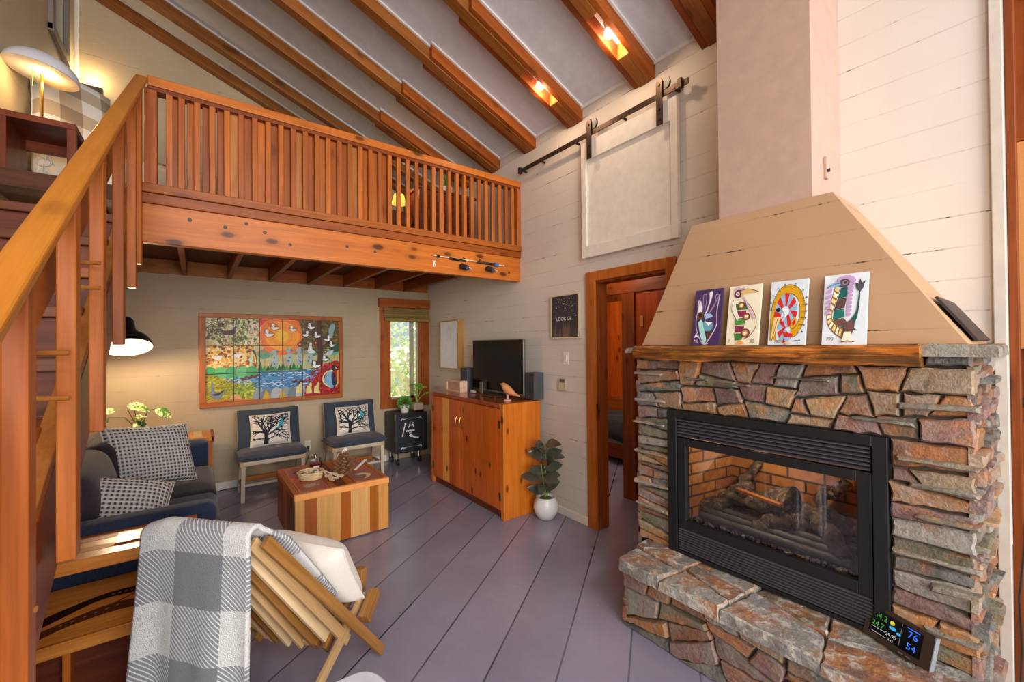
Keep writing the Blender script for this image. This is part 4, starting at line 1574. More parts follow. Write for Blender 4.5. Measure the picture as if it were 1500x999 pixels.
lit('green_digits', '#2f8a3a', .7, [('84.2', .055, .083, .028), ('24.7', .05, .052, .026)])
lit('blue_digits', '#2a6ae0', .9, [('76', .165, .076, .034), ('54', .166, .036, .032)], lambda c: c.rect(.145, .106, .185, .109, '#2a6ae0'))
lit('sun_icon', '#c9c83a', .6, [], lambda c: c.disc(.096, .092, .008, '#c9c83a'))
lit('cloud_icon', '#3a9ad0', .7, [], lambda c: c.disc(.1, .074, .013, '#3a9ad0', .007).disc(.122, .066, .008, '#3a9ad0', .005))
lit('white_digits', '#b8bcc4', .6, [('29.90', .098, .04, .017), ('6:42', .1, .026, .010)], lambda c: c.rect(.03, .045, .08, .0465, '#b8bcc4').rect(.03, .027, .08, .0285, '#b8bcc4').rect(.128, .03, .1285, .11, '#b8bcc4'))
for a in (.13, .155):
    MB().prism(rect(a, .006, a + .016, .011), fn, 0, .0015).build('button', M_STEEL, ws, fixn=True)
MB().prism(rect(.06, 0, .17, .006), fn, -.06, -.018).build('stand', M_BLACK, ws, fixn=True)
# ------------------------------------------------------------------ coffee table
cx0, cx1, cy0, cy1, cz = .59, 1.305, 3.49, 4.34, .435
ct = thing('coffee_table', 'cedar block coffee table with inlaid bird tiles on top', 'table', ((cx0 + cx1) / 2, (cy0 + cy1) / 2, 0))
STRIPE = [('#dda05a', .075), ('#a5561e', .10), ('#e0a660', .20), ('#b05c1c', .085), ('#e4ab66', .175), ('#b0621a', .08), ('#dc9a50', .10)]
x = cx0
for k, (c, wd) in enumerate(STRIPE):
    wd = wd * (cx1 - cx0) / .815
    L = lin(c)
    m = wood('stave%d' % k, 'Z', c, '#%02x%02x%02x' % tuple(int(int(c[i:i + 2], 16) * .78) for i in (1, 3, 5)), knots=.9 if k in (1, 3) else .15, rough=.32, contrast=.7)
    MB().box(x, x + wd - .0006, cy0, cy0 + .022, .012, cz - .045).build('front_stave', m, ct)
    x += wd
for k in range(5):
    y0 = cy0 + .022 + k * (cy1 - cy0 - .022) / 5
    MB().box(cx0, cx0 + .02, y0, y0 + (cy1 - cy0 - .022) / 5 - .0006, .012, cz - .045).build('side_stave', fir('Z', (2, 4, 1, 4, 2)[k], knots=.2), ct)
MB().box(cx1 - .02, cx1, cy0 + .022, cy1, .012, cz - .045).build('side_panel', fir('Z', 0), ct)
MB().box(cx0 + .02, cx1 - .02, cy1 - .02, cy1, .012, cz - .045).build('back_panel', fir('Z', 0), ct)
TOPW = wood('table_red', 'X', '#cc5f1a', '#9c3e0c', knots=.2, rough=.35, coat=.1)
MB().box(cx0 + .03, cx1 - .03, cy0 + .03, cy1 - .03, cz - .045, cz - .006).build('top_panel', TOPW, ct)
fr = MB()
fr.box(cx0 - .004, cx1 + .004, cy0 - .004, cy0 + .03, cz - .047, cz)
fr.build('top_frame', wood('frame_fir', 'X', '#e5a262', '#c8793a', knots=.1, rough=.3), ct, bevel=.003)
MB().box(cx0 - .004, cx0 + .03, cy0 + .0302, cy1 + .004, cz - .047, cz).build('top_frame', fir('Y', 0), ct, bevel=.003)
MB().box(cx1 - .03, cx1 + .004, cy0 + .0302, cy1 + .004, cz - .047, cz).build('top_frame', fir('Y', 0), ct, bevel=.003)
MB().box(cx0 + .0302, cx1 - .0302, cy1 - .03, cy1 + .004, cz - .047, cz).build('top_frame', fir('X', 0), ct, bevel=.003)
xm = (cx0 + cx1) / 2
for k, (x0, x1) in enumerate(((xm - .1, xm - .05), (xm - .048, xm + .03), (xm + .032, xm + .09))):
    MB().box(x0, x1, cy0 + .031, cy1 - .031, cz - .04, cz - .002).build('inlay_strip', fir('Y', (0, 4, 0)[k], knots=.1), ct)
TERRA = plain('terracotta_inlay', '#9a4026', .35, coat=.1)
ym = (cy0 + cy1) / 2
for k, (x0, x1, y0, y1) in enumerate(((cx0 + .04, xm - .105, cy0 + .04, ym - .06), (cx0 + .04, xm - .105, ym + .05, cy1 - .04), (xm + .095, cx1 - .04, cy0 + .04, ym - .06), (xm + .095, cx1 - .04, ym + .05, cy1 - .04))):
    tlo = MB().box(x0, x1, y0, y1, cz - .02, cz - .001).build('inlay_tile', TERRA, ct)
    c = Canvas(lambda a, b, d, x0=x0, y0=y0, x1=x1, y1=y1: (x0 + a * (x1 - x0), y0 + b * (y1 - y0), cz - .001 + d))
    c.stroke([(.03, .03), (.97, .03), (.97, .97), (.03, .97), (.03, .03)], .02, '#c98a5a')
    if k == 2:
        c.poly(curve([(.2, .62), (.5, .72), (.72, .62), (.78, .45), (.62, .25), (.42, .2), (.56, .34), (.6, .48), (.48, .56), (.3, .54)], 5), '#e3cf9c')
        c.poly(curve([(.12, .66), (.3, .62), (.44, .5), (.5, .36), (.4, .28), (.2, .4)], 5), '#5a2a22')
        for i in range(9):
            c.rect(.2 + i * .06, .80, .235 + i * .06, .86, '#6a3a2a')
    else:
        c.poly(curve([(.2, .4), (.4, .6), (.7, .58), (.85, .45), (.6, .34), (.4, .3)], 5), '#8a8672' if k == 0 else '#4a3a36')
        for i in range(6):
            c.stroke([(.3 + i * .08, .36), (.4 + i * .08, .56)], .025, '#6a5a4c')
        c.poly([(.7, .5), (.92, .66), (.8, .46)], '#55463c')
    c.build('tile_drawing', BIRDT, tlo)

# things on the coffee table
bk = thing('basket', 'small round woven basket on the coffee table holding shells', 'basket', (.775, 3.87, cz))
m = MB()
WIC = plain('wicker', '#cbb083', .75, bumpy=.5, bscale=120, var=.2)
for k in range(5):
    r = .082 + .004 * k
    pts = [(.775 + (r + .004 * sin(9 * q + k * pi)) * cos(q), 3.87 + (r + .004 * sin(9 * q + k * pi)) * sin(q), cz + .008 + k * .0125) for q in [2 * pi * i / 48 for i in range(49)]]
    m.tube(pts, .0075, 6, caps=False)
m.lathe([(0, .003), (.085, .003), (.085, .008), (0, .008)], (.775, 3.87, cz), 24)
m.build('weave', WIC, bk, smooth=60)
for k in range(9):
    q = k * .7
    m = MB().ball((.775 + .05 * cos(q), 3.87 + .05 * sin(q), cz + .045), .022, .017, .012, 8, Matrix.Rotation(q, 3, 'Z'))
    tag(m.build('shell', plain('shell%d' % (k % 3), ['#e2d6c6', '#6d6f74', '#cdb9a0'][k % 3], .5)), 'small %s shell in the woven table basket' % ['cream', 'slate-grey', 'buff'][k % 3], 'shell', 'shells in the basket' + ['', ' (grey)', ' (buff)'][k % 3])
bt = thing('perfume_bottle', 'small square glass bottle of red liquid in the table basket', 'bottle', (.85, 4.055, cz))
MB().box(.81, .89, 4.02, 4.09, cz + .004, cz + .085).build('liquid', plain('red_liquid', '#6a1214', .1, coat=.3), bt, bevel=.008)
MB().box(.806, .894, 4.016, 4.094, cz + .001, cz + .12).build('bottle_glass', glass_mat('clear_glass', (.93, .9, .9), .03), bt, bevel=.008)
MB().box(.826, .874, 4.0125, 4.0145, cz + .03, cz + .06).build('label', plain('paper_label', '#e8e4e0', .6), bt)
MB().lathe([(.012, .121), (.012, .15), (.008, .158), (0, .16)], (.85, 4.055, cz), 14).build('stopper', glass_mat('stopper_glass', (.9, .9, .9), .2), bt, smooth=50)
pc = thing('pine_cone', 'large brown pine cone standing on the coffee table', 'pine cone', (1.02, 3.79, cz))
m = MB()
m.lathe([(.03, .005), (.04, .04), (.036, .1), (.02, .15), (.0, .18)], (1.02, 3.79, cz), 12)
for k in range(72):
    h = k / 72
    q = k * 2.39996
    r = .075 * (1 - h) ** .55 * min(1, .6 + h * 5)
    z = cz + .02 + .165 * h
    d = V((cos(q), sin(q), .25 + .6 * h))
    p = V((1.02 + r * .5 * cos(q), 3.79 + r * .5 * sin(q), z))
    L = .058 * (1 - .5 * h)
    Wd = .036 * (1 - .45 * h)
    dn = d.normalized()
    s = dn.cross(V((0, 0, 1))).normalized()
    u = s.cross(dn)
    m.add([p - s * Wd * .3 - u * .004, p + s * Wd * .3 - u * .004, p + dn * L + s * Wd * .5, p + dn * L - s * Wd * .5, p + dn * L * 1.15 + u * .012, p + dn * L * .6 + u * .014], [(0, 1, 2, 3), (3, 2, 4), (0, 3, 4, 5), (1, 5, 4, 2), (0, 5, 1)])
m.build('scales', plain('cone_scale', '#7d5636', .6, var=.3, bumpy=.3), pc)
m = MB()
for a, b, h in ((.0, .0, .20), (-.03, .02, .175), (.015, -.01, .18), (.02, .02, .215)):
    m.leaf((1.02 + a, 3.79 + b, cz + h - .03), (a, b - .01, .6), (0, -1, .2), .045, .035, seg=4)
m.build('white_flower', plain('dried_flower', '#e0d4c0', .7), pc, solid=.002)
tsl = thing('bead_tassel', 'natural cord tassel draped over the basket rim', 'tassel', (.9, 3.72, cz))
m = MB()
rr = random.Random(5)
for (kx, ky), ang in (((.875, 3.765), -.95), ((.915, 3.79), -.35)):
    m.tube([(.845, 3.83, cz + .066), (.858, 3.80, cz + .07), (kx, ky, cz + .034)], .006, 6)
    m.ball((kx, ky, cz + .03), .017, n=10)
    for i in range(26):
        a = ang + rr.uniform(-.42, .42)
        L = rr.uniform(.075, .105)
        h = rr.random() * .022
        pts = [(kx, ky, cz + .03), (kx + L * .35 * cos(a), ky + L * .35 * sin(a), cz + .022 + h)] + [(kx + L * t_ * cos(a + .1 * sin(6 * t_ + i)), ky + L * t_ * sin(a + .1 * sin(6 * t_ + i)), cz + .007 + h * (1 - t_)) for t_ in (.6, .8, 1)]
        m.tube(pts, .0042, 5)
m.build('cord_fringe', plain('natural_cord', '#c0a483', .9, bumpy=.5), tsl, smooth=60)
pb = thing('folded_card', 'folded white card lying by the pine cone', 'card', (1.2, 3.94, cz))
MB().prism([(1.13, 3.88), (1.26, 3.99), (1.275, 3.96), (1.15, 3.86)], lambda a, b, d: (a, b, d + .35 * (a - 1.13)), cz + .001, cz + .006).build('sheet', plain('white_card', '#e6e6ea', .5), pb, fixn=True)

# ------------------------------------------------------------------ two low chairs under the mural
RAW = wood('whitewashed_wood', 'Z', '#d6c4ac', '#a8937c', knots=.1, rough=.6, coat=0)
RAWX = wood('whitewashed_wood', 'X', '#d6c4ac', '#a8937c', knots=.1, rough=.6, coat=0)
RAWY = wood('whitewashed_wood', 'Y', '#d2b08a', '#a8845c', knots=.1, rough=.6, coat=0)
SLATE = fabric('slate_cotton', '#323a46', '#414a56', 160)
SLATT = fabric('slate_cotton_top', '#45424a', '#57525a', 160)
PILW = fabric('ivory_print_ground', '#ddd0c2', '#e8dccf', 150, blotch=.6)


def low_chair():
    r = thing('low_chair', 'x', 'chair', (0, 0, 0), 'slate cushioned low chairs under the mural')
    for s in (-1, 1):
        MB().beam((s * .275, -.205, 0), (s * .268, -.21, .375), .036, .04, (0, 1, 0)).build('leg', RAW, r, bevel=.004)
        MB().beam((s * .275, .20, 0), (s * .272, .06, .375), .036, .04, (0, 1, 0)).build('leg', RAW, r, bevel=.004)
        MB().beam((s * .278, -.235, .385), (s * .278, .2, .36), .035, .055).build('seat_rail', RAWY, r, bevel=.004)
        MB().beam((s * .278, .125, .30), (s * .278, .235, .855), .03, .045, (0, 1, 0)).build('back_post', RAW, r, bevel=.004)
        MB().beam((s * .275, -.205, .145), (s * .275, .17, .135), .022, .03).build('side_stretcher', RAWY, r, bevel=.003)
    MB().beam((-.275, -.225, .385), (.275, -.225, .385), .04, .045).build('front_rail', RAWX, r, bevel=.006)
    MB().beam((-.26, -.20, .165), (.26, -.20, .165), .028, .026).build('stretcher', RAWX, r, bevel=.006)
    MB().beam((-.26, .1, .15), (.26, .1, .15), .03, .05).build('stretcher', fir('X', 3), r, bevel=.004)
    MB().beam((-.27, .228, .80), (.27, .228, .80), .02, .07).build('back_slat', RAWX, r, bevel=.004)
    o, _ = cushion((0, -.035, .432), (1, 0, 0), (0, 1, -.03), (0, .03, 1), .63, .46, .085, 'seat_cushion', SLATE, r, pw=9, pinch=.015)
    o, _ = cushion((0, -.03, .458), (1, 0, 0), (0, 1, -.03), (0, .03, 1), .60, .43, .075, 'seat_pad', SLATT, r, pw=9, pinch=.015)
    o, _ = cushion((0, .135, .66), (1, 0, 0), (0, .2, 1), (0, -1, .2), .585, .42, .115, 'back_cushion', SLATE, r, pw=10, pinch=.01)
    return r


c1 = low_chair()


def tree_pillow(c, label, dx):
    r, S = prop_pillow('tree_pillow', label, c, (1, .0, .02), (0, .26, 1), (0, -1, .26), .385, .335, .13, PILW, 'tree print pillows')
    nn = V((0, -1, .26)).normalized()

    def fn(a, b, d):
        return S(2 * a - 1, 2 * b - 1, 1) + nn * (d + .0012)
    cv = Canvas(fn, .0, .00003)
    rr = random.Random(11 + dx)
    INK = '#1d1c26'

    def br(a, b, q, L, w, lev):
        pts = [(a, b)]
        for i in range(6):
            q += rr.gauss(0, .13)
            a, b = a + cos(q) * L / 6, b + sin(q) * L / 6
            if not (.03 < a < .97 and .02 < b < .97):
                break
            pts.append((a, b))
        if len(pts) > 1:
            cv.stroke(pts, w * 1.45, INK, w * .85)
        if lev and len(pts) > 3:
            for i in range(2, len(pts)):
                if rr.random() < .85:
                    br(*pts[i], q + rr.choice((-1, 1)) * rr.uniform(.4, .95), L * rr.uniform(.5, .75), w * .55, lev - 1)
    cv.stroke(curve([(.36, .03), (.37, .2), (.36, .38), (.35, .5)], 9), .12, INK, .07)
    for q, L in ((2.9, .42), (2.5, .5), (2.1, .5), (1.65, .52), (1.2, .55), (.75, .6), (.35, .5)):
        br(.36, .30 + .03 * q, q, L, .036, 2)
    br(.37, .16, .45, .5, .026, 2)
    br(.36, .2, 2.8, .3, .024, 1)
    cv.d += .003
    cv.poly(curve([(.60, .50), (.68, .58), (.70, .68), (.76, .75), (.80, .72), (.78, .62), (.72, .54), (.66, .5)], 5), '#1f9fb4')
    cv.disc(.765, .735, .032, '#1f9fb4', .04)
    cv.poly([(.62, .53), (.54, .42), (.66, .50)], '#157a94')
    cv.build('tree_print', vcol('print_ink', .8), r)
    return r


c1.location = (.645, 5.165, 0)
c1['label'] = 'low whitewashed chair with slate cushions, the one nearer the sofa'
c2 = dup(c1, None, (1.515, 5.20, 0), 0, 'low whitewashed chair with slate cushions, the one nearer the window')
tree_pillow((.645, 5.195, .66), 'ivory pillow with black tree and teal bird, on the chair nearer the sofa', 0)
tree_pillow((1.515, 5.23, .66), 'ivory pillow with black tree and teal bird, on the chair nearer the window', 4)

# ------------------------------------------------------------------ mural
mu = thing('tile_mural', 'wide framed tile mural of birds, sunset, river and trees', 'artwork', (.75, YB, .91))
mx0, mx1, mz0, mz1 = .025, 1.482, .905, 1.917
FRM = fir('X', 0, knots=.6)
MB().box(mx0, mx1, YB - .04, YB - .003, mz0, mz0 + .052).build('frame_rail', FRM, mu, bevel=.004)
MB().box(mx0, mx1, YB - .04, YB - .003, mz1 - .05, mz1).build('frame_rail', FRM, mu, bevel=.004)
MB().box(mx0, mx0 + .06, YB - .042, YB - .003, mz0 + .052, mz1 - .05).build('frame_stile', fir('Z', 0), mu, bevel=.004)
MB().box(mx1 - .04, mx1, YB - .042, YB - .003, mz0 + .052, mz1 - .05).build('frame_stile', fir('Z', 0), mu, bevel=.004)
ix0, ix1, iz0, iz1 = mx0 + .06, mx1 - .04, mz0 + .052, mz1 - .05
IW, IH = ix1 - ix0, iz1 - iz0
MB().box(ix0, ix1, YB - .018, YB - .003, iz0, iz1).build('tile_panel', plain('tile_ground', '#cfc2a2', .2, coat=.4), mu)
ASP = IW / IH
clp = lambda q, m: min(max(q, 0), m)
cv = Canvas(lambda a, b, d: (ix0 + clp(a, ASP) / ASP * IW, YB - .018 - d, iz0 + clp(b, 1) * IH), .0006, .000004)
rr = random.Random(17)
U = ASP  # canvas is U wide, 1 high


def blob(a0, b0, a1, b1, n, cols, r0, r1, inside=None, asp=1.0):
    k = 0
    while k < n:
        a, b = rr.uniform(a0, a1), rr.uniform(b0, b1)
        k += 1
        if inside and not inside(a, b):
            continue
        r = rr.uniform(r0, r1)
        cv.disc(a, b, r, rr.choice(cols), r * asp, 7, rr.uniform(0, 3))


cv.rect(0, 0, U, 1, '#d6cba6')
cv.rect(.35 * U, .66, .72 * U, 1, '#d9541a')
cv.rect(.33 * U, .34, U, .68, '#bfc093')
for i in range(60):   # grass and fields
    a = rr.uniform(.37, .98) * U
    b = rr.uniform(.38, .62)
    cv.stroke([(a, b), (a + rr.uniform(-.03, .03), b + .1)], .009, rr.choice(['#b9a06a', '#c98a66', '#8aa878', '#d8b088']))
for k, (a, b, r) in enumerate(((.40, .56, .075), (.46, .58, .06), (.57, .59, .06), (.64, .6, .07), (.72, .6, .06), (.78, .58, .07), (.88, .57, .06), (.95, .58, .07))):
    cv.disc(a * U, b, r, ['#5ca083', '#6fae92', '#4f9477'][k % 3], r * .8)
for q in range(14):
    a = .55 * U + (q - 7) * .05
    cv.stroke([(.55 * U + (q - 7) * .018, .68), (a, .56)], .01, '#c8744a')
cv.disc(.535 * U, .79, .27, '#e8881c', .25, 36)
cv.disc(.535 * U, .79, .20, '#f0a52a', .185, 36)
for r, c in ((.24, '#d9701a'), (.18, '#f6c24a'), (.115, '#e2901c'), (.07, '#f3cf6a')):
    cv.ring(.535 * U, .79, r - .006, r, c)
cv.disc(.53 * U, .79, .075, '#efc452')
cv.rect(.0, .34, .33 * U, .66, '#e6cf95')
blob(0, .36, .36 * U, .68, 420, ['#c08a2c', '#a8622a', '#e8d8a0', '#d9aa3a', '#8a4a20', '#e6b84a', '#f0e2b8'], .008, .02, lambda a, b: a < .36 * U - (b - .36) * .2 and b < .68)
blob(0, .68, .34 * U, 1, 260, ['#c9bf92', '#e2d9b8', '#7d7a48', '#a8a26a', '#5c5a34', '#efe8d0'], .008, .022)
blob(.17 * U, .68, .36 * U, 1, 180, ['#6f8a3a', '#94a852', '#4d6428', '#c8c890', '#e8e2c4'], .006, .018)
blob(.27 * U, .68, .37 * U, .96, 60, ['#f1e6d4', '#e8d2c0', '#e7c9b0'], .008, .02)
for i in range(46):
    a, b = rr.uniform(.01, .34) * U, rr.uniform(.68, .98)
    cv.ring(a, b, .014, .02, rr.choice(['#4a4426', '#5f5a34', '#7a4a2a']), rr.uniform(0, 6), rr.uniform(6, 10), 9)
for i in range(10):
    cv.ring(rr.uniform(.01, .13) * U, rr.uniform(.7, .97), .03, .038, '#574a2c', 0, 5.2, 14)
cv.poly(curve([(.09 * U, .86), (.12 * U, .80), (.19 * U, .81), (.2 * U, .91), (.17 * U, .86), (.13 * U, .85)], 5), '#5a2420')
for a, b in ((.04, .52), (.17, .54)):
    cv.poly(curve([(a * U, b), (a * U + .04, b + .03), (a * U + .1, b + .02), (a * U + .07, b - .02)], 5), '#e9ecec')
# river
cv.rect(.0, .06, U, .345, '#5f8fb8')
for j in range(9):
    for i in range(22):
        a = (i + .5 * (j % 2)) / 21 * U
        b = .09 + j * .03
        cv.ring(a, b, .026, .037, rr.choice(['#dfe8ee', '#2f5f9c', '#8fb6d4', '#c8dce8', '#3a74ac']), .25, pi - .25, 8, .55)
for a in range(5):
    cv.disc(.03 * U + a * .07 * U, .345, .065, ['#5aa872', '#79bd84'][a % 2], .075, 14)
cv.stroke([(0, .335), (.66 * U, .34), (.78 * U, .36)], .014, '#3f7f58')
for i in range(12):
    a = .37 * U + i * .028 * U
    cv.poly([(a - .03, .35), (a, .47 if i % 3 == 0 else .42), (a + .03, .35)], ['#2f7a3f', '#4a9a56', '#245e34'][i % 3])
for i, a in enumerate((.475, .585, .665, .75)):
    b = .4 + .02 * (i > 0)
    cv.poly(curve([(a * U - .035, b), (a * U - .03, b + .1), (a * U - .01, b + .16), (a * U + .03, b + .12), (a * U + .035, b)], 5), '#a9b8bc')
    cv.disc(a * U - .005, b + .185, .034, '#9fb3ba', .03)
    cv.poly([(a * U + .02, b + .2), (a * U + .07, b + .185), (a * U + .02, b + .175)], '#6a7a80')
    for q in range(4):
        cv.disc(a * U + rr.uniform(-.02, .02), b + rr.uniform(.03, .12), .008, '#4a5c66')
cv.poly(curve([(.325 * U, .37), (.34 * U, .5), (.318 * U, .58), (.31 * U, .62), (.33 * U, .6), (.345 * U, .5), (.338 * U, .4)], 5), '#3e5460')
cv.poly(curve([(.3 * U, .4), (.315 * U, .5), (.305 * U, .57), (.29 * U, .5)], 5), '#c4d8cc')
# bottom left bush and duck
cv.poly(curve([(0, 0), (0, .31), (.08 * U, .3), (.15 * U, .24), (.22 * U, .2), (.3 * U, .16), (.34 * U, .08), (.36 * U, .0)], 5), '#a9a02c')
for j in range(9):
    for i in range(16):
        a, b = (i + .5 * (j % 2)) / 45 * U, .02 + j * .033
        if b < .31 - a * .21:
            cv.ring(a, b, .018, .026, rr.choice(['#d8cf4a', '#7d8a24', '#c2b832', '#5f6a1c']), .2, pi - .2, 7)
blob(.19 * U, .02, .33 * U, .2, 90, ['#8fae3a', '#c8cf5a', '#5f8a2c'], .008, .016)
cv.poly(curve([(.03 * U, .1), (.05 * U, .04), (.09 * U, .04), (.13 * U, .14), (.09 * U, .12), (.055 * U, .14), (.045 * U, .24), (.035 * U, .24)], 5), '#7f8c94')
cv.poly(curve([(.035 * U, .09), (.08 * U, .08), (.12 * U, .14), (.08 * U, .11)], 4), '#4a2420')
cv.rect(.0, 0, .36 * U, .022, '#c58a4e')
cv.poly([(.15 * U, .02), (.24 * U, .02), (.22 * U, .075), (.17 * U, .07)], '#d6a880')
# bottom centre rocks and ducks
for i, a in enumerate((.36, .42, .49, .56, .62, .68, .73)):
    cv.disc(a * U, .02, .07, ['#9aa3aa', '#7f8a94', '#b3b8bc'][i % 3], .12, 14)
for a in (.41, .53):
    cv.poly([(a * U - .04, .0), (a * U, .11), (a * U + .03, .06), (a * U + .05, 0)], '#c9a62c')
for a, b in ((.25, .27), (.29, .28), (.33, .29), (.62, .2), (.66, .19), (.70, .2), (.77, .31)):
    cv.poly(curve([(a * U - .03, b), (a * U, b - .025), (a * U + .04, b), (a * U + .03, b + .03), (a * U + .01, b + .01)], 4), '#6a2c34')
# tree and birds, right
cv.poly(curve([(.66 * U, 1), (.68 * U, .9), (.70 * U, .78), (.66 * U, .68), (.72 * U, .62), (.8 * U, .6), (.92 * U, .62), (U, .6), (U, 1)], 5), '#6a5420')
blob(.67 * U, .62, U, 1, 330, ['#4d3f18', '#7d6a2c', '#3a3012', '#8f7a34', '#5f4a1a', '#9a8a4a'], .006, .016, lambda a, b: a > .7 * U or b > .86)
cv.stroke([(.835 * U, .38), (.84 * U, .6), (.825 * U, .8), (.83 * U, 1)], .07, '#5a2a1c', .06)
cv.stroke(curve([(.835 * U, .56), (.77 * U, .6), (.70 * U, .62)], 6), .03, '#5a2a1c', .015)
cv.stroke(curve([(.84 * U, .62), (.9 * U, .7), (.96 * U, .76)], 6), .03, '#5a2a1c', .012)
cv.stroke(curve([(.83 * U, .8), (.78 * U, .86), (.75 * U, .94)], 6), .025, '#5a2a1c', .01)
for a, b, r in ((.67, .68, .03), (.8, .7, .026), (.88, .58, .024), (.97, .66, .022)):
    cv.disc(a * U, b, r, '#7a1f1c')
    cv.disc(a * U, b, r * .5, '#d8a060')


def gull(a, b, s, col='#eceeee', fl=1):
    a *= U
    s *= .78
    cv.poly(curve([(a - .075 * s * fl, b + .02 * s), (a - .02 * s * fl, b - .04 * s), (a + .05 * s * fl, b - .03 * s), (a + .09 * s * fl, b + .018 * s), (a, b + .095 * s), (a - .06 * s * fl, b + .1 * s)], 4), '#4a3a2a' if a > .66 * U else '#c87a24')
    cv.poly(curve([(a - .06 * s * fl, b + .02 * s), (a - .02 * s * fl, b - .025 * s), (a + .04 * s * fl, b - .015 * s), (a + .075 * s * fl, b + .015 * s), (a + .03 * s * fl, b + .02 * s)], 4), col)
    cv.poly(curve([(a - .01 * s * fl, b + .01 * s), (a + .0 * s, b + .075 * s), (a - .04 * s * fl, b + .09 * s), (a - .045 * s * fl, b + .04 * s)], 4), col)


for a, b, s, f in ((.43, .80, 1.0, 1), (.475, .885, .9, 1), (.615, .865, .8, 1), (.76, .9, .9, 1), (.72, .8, .8, -1), (.81, .785, .8, 1), (.9, .74, .9, -1), (.94, .66, .9, 1), (.88, .47, .8, 1), (.8, .385, 1.0, 1)):
    gull(a, b, s, fl=f)
cv.poly(curve([(.745 * U, .66), (.735 * U, .58), (.77 * U, .56), (.8 * U, .575), (.77 * U, .62), (.765 * U, .7), (.75 * U, .7)], 5), '#dfe4e6')
cv.poly(curve([(.915 * U, .78), (.91 * U, .88), (.94 * U, .96), (.965 * U, .93), (.95 * U, .84), (.935 * U, .76)], 5), '#93b3bc')
cv.poly(curve([(.9 * U, .56), (.94 * U, .64), (U, .68), (U, .58)], 4), '#2c5a3c')
cv.poly(curve([(.86 * U, .53), (.91 * U, .585), (.95 * U, .6), (.93 * U, .53)], 4), '#c3ccd0')
# red bank and peacock
cv.poly(curve([(.70 * U, 0), (.73 * U, .12), (.79 * U, .22), (.83 * U, .34), (.88 * U, .40), (U, .43), (U, 0)], 5), '#9c1512')
blob(.71 * U, .01, U, .42, 420, ['#c81f1a', '#7d0f0e', '#d8382a', '#a81612', '#5f0c0c', '#e2503c'], .006, .014, lambda a, b: b < .42 - (.86 * U - a) * .9 if a < .86 * U else True)
cv.poly(curve([(.885 * U, .12), (.87 * U, .2), (.9 * U, .3), (.945 * U, .36), (.93 * U, .25), (.95 * U, .1), (.92 * U, .08)], 5), '#8fbcd8')
cv.poly(curve([(.93 * U, .24), (.955 * U, .3), (.965 * U, .2), (.98 * U, .12), (.94 * U, .12)], 5), '#141c50')
cv.ring(.93 * U, .21, .10, .115, '#e8dcb0', 1.4, 4.6, 16)
cv.disc(.955 * U, .36, .035, '#3a1a22', .045)
cv.poly([(.965 * U, .38), (U * .99, .33), (.97 * U, .34)], '#e2c890')
cv.stroke([(.985 * U, .32), (.985 * U, .14), (.97 * U, .1)], .02, '#d8b878')
for a, b in ((.665, .1), (.745, .09), (.81, .09)):
    cv.poly(curve([(a * U - .04, b - .06), (a * U - .035, b + .02), (a * U - .01, b + .04), (a * U + .01, b + .08), (a * U + .03, b + .07), (a * U + .025, b + .01), (a * U + .035, b - .06)], 4), '#e2d49a')
    cv.poly([(a * U + .025, b + .075), (a * U + .06, b + .06), (a * U + .025, b + .06)], '#c88a3a')
for k in (1, 2):
    cv.rect(0, k / 3 - .003, U, k / 3 + .003, '#2c2418')
for k in range(1, 6):
    a = U * (.182, .365, .535, .69, .845)[k - 1]
    cv.rect(a - .004, 0, a + .004, 1, '#2c2418')
cv.c = [tuple(min(1, max(0, (sum(q) / 3) + (x - sum(q) / 3) * 1.15)) ** 1.18 * .95 for x in q) for q in cv.c]
cv.build('painting', vcol('glazed_mural', .4, 0, .25), mu)
# ------------------------------------------------------------------ media cabinet and what stands on it
KX0, KX1, KY0, KY1, KZ = 2.16, 2.59, 3.0, 4.42, 1.025
kb = thing('media_cabinet', 'knotty fir cabinet with two doors under the television', 'cabinet', (2.37, 3.7, 0))
CABL = ('#e07a24', '#b4500f')
CABZ = wood('cabinet_pine', 'Z', '#d96c1c', '#aa4a0c', knots=1.0, kscale=1.35, rough=.26, coat=.25, plank=.145, plank_axis='Y', sap='#f0a848', contrast=.8)
CABS = wood('cabinet_side_pine', 'Z', '#dc7e28', '#b45a14', knots=.9, kscale=1.2, rough=.26, coat=.25, plank=.155, plank_axis='X', sap='#f2ac4c', contrast=.8)
CABT = wood('cabinet_top_pine', 'Y', '#b0501a', '#7c2f0c', knots=.5, rough=.18, coat=.5)
MB().box(KX0 - .004, KX1, KY0, KY0 + .045, 0, KZ - .002).build('side_panel', CABS, kb, bevel=.004)
MB().box(KX0 - .004, KX1, KY1 - .045, KY1, 0, KZ - .002).build('side_panel', CABS, kb, bevel=.004)
MB().box(KX0 - .008, KX1, KY0 + .0452, KY1 - .0452, KZ - .04, KZ).build('top', CABT, kb, bevel=.004)
MB().box(KX1 - .02, KX1 - .001, KY0 + .046, KY1 - .046, .03, KZ - .041).build('back_panel', CABT, kb)
MB().box(KX0 + .02, KX1 - .021, KY0 + .046, KY1 - .046, .06, .085).build('bottom_shelf', CABT, kb)
MB().box(KX0 + .03, KX0 + .05, KY0 + .046, KY1 - .046, .0, .06).build('toe_board', fir('Y', 4), kb)
ysp = 3.765
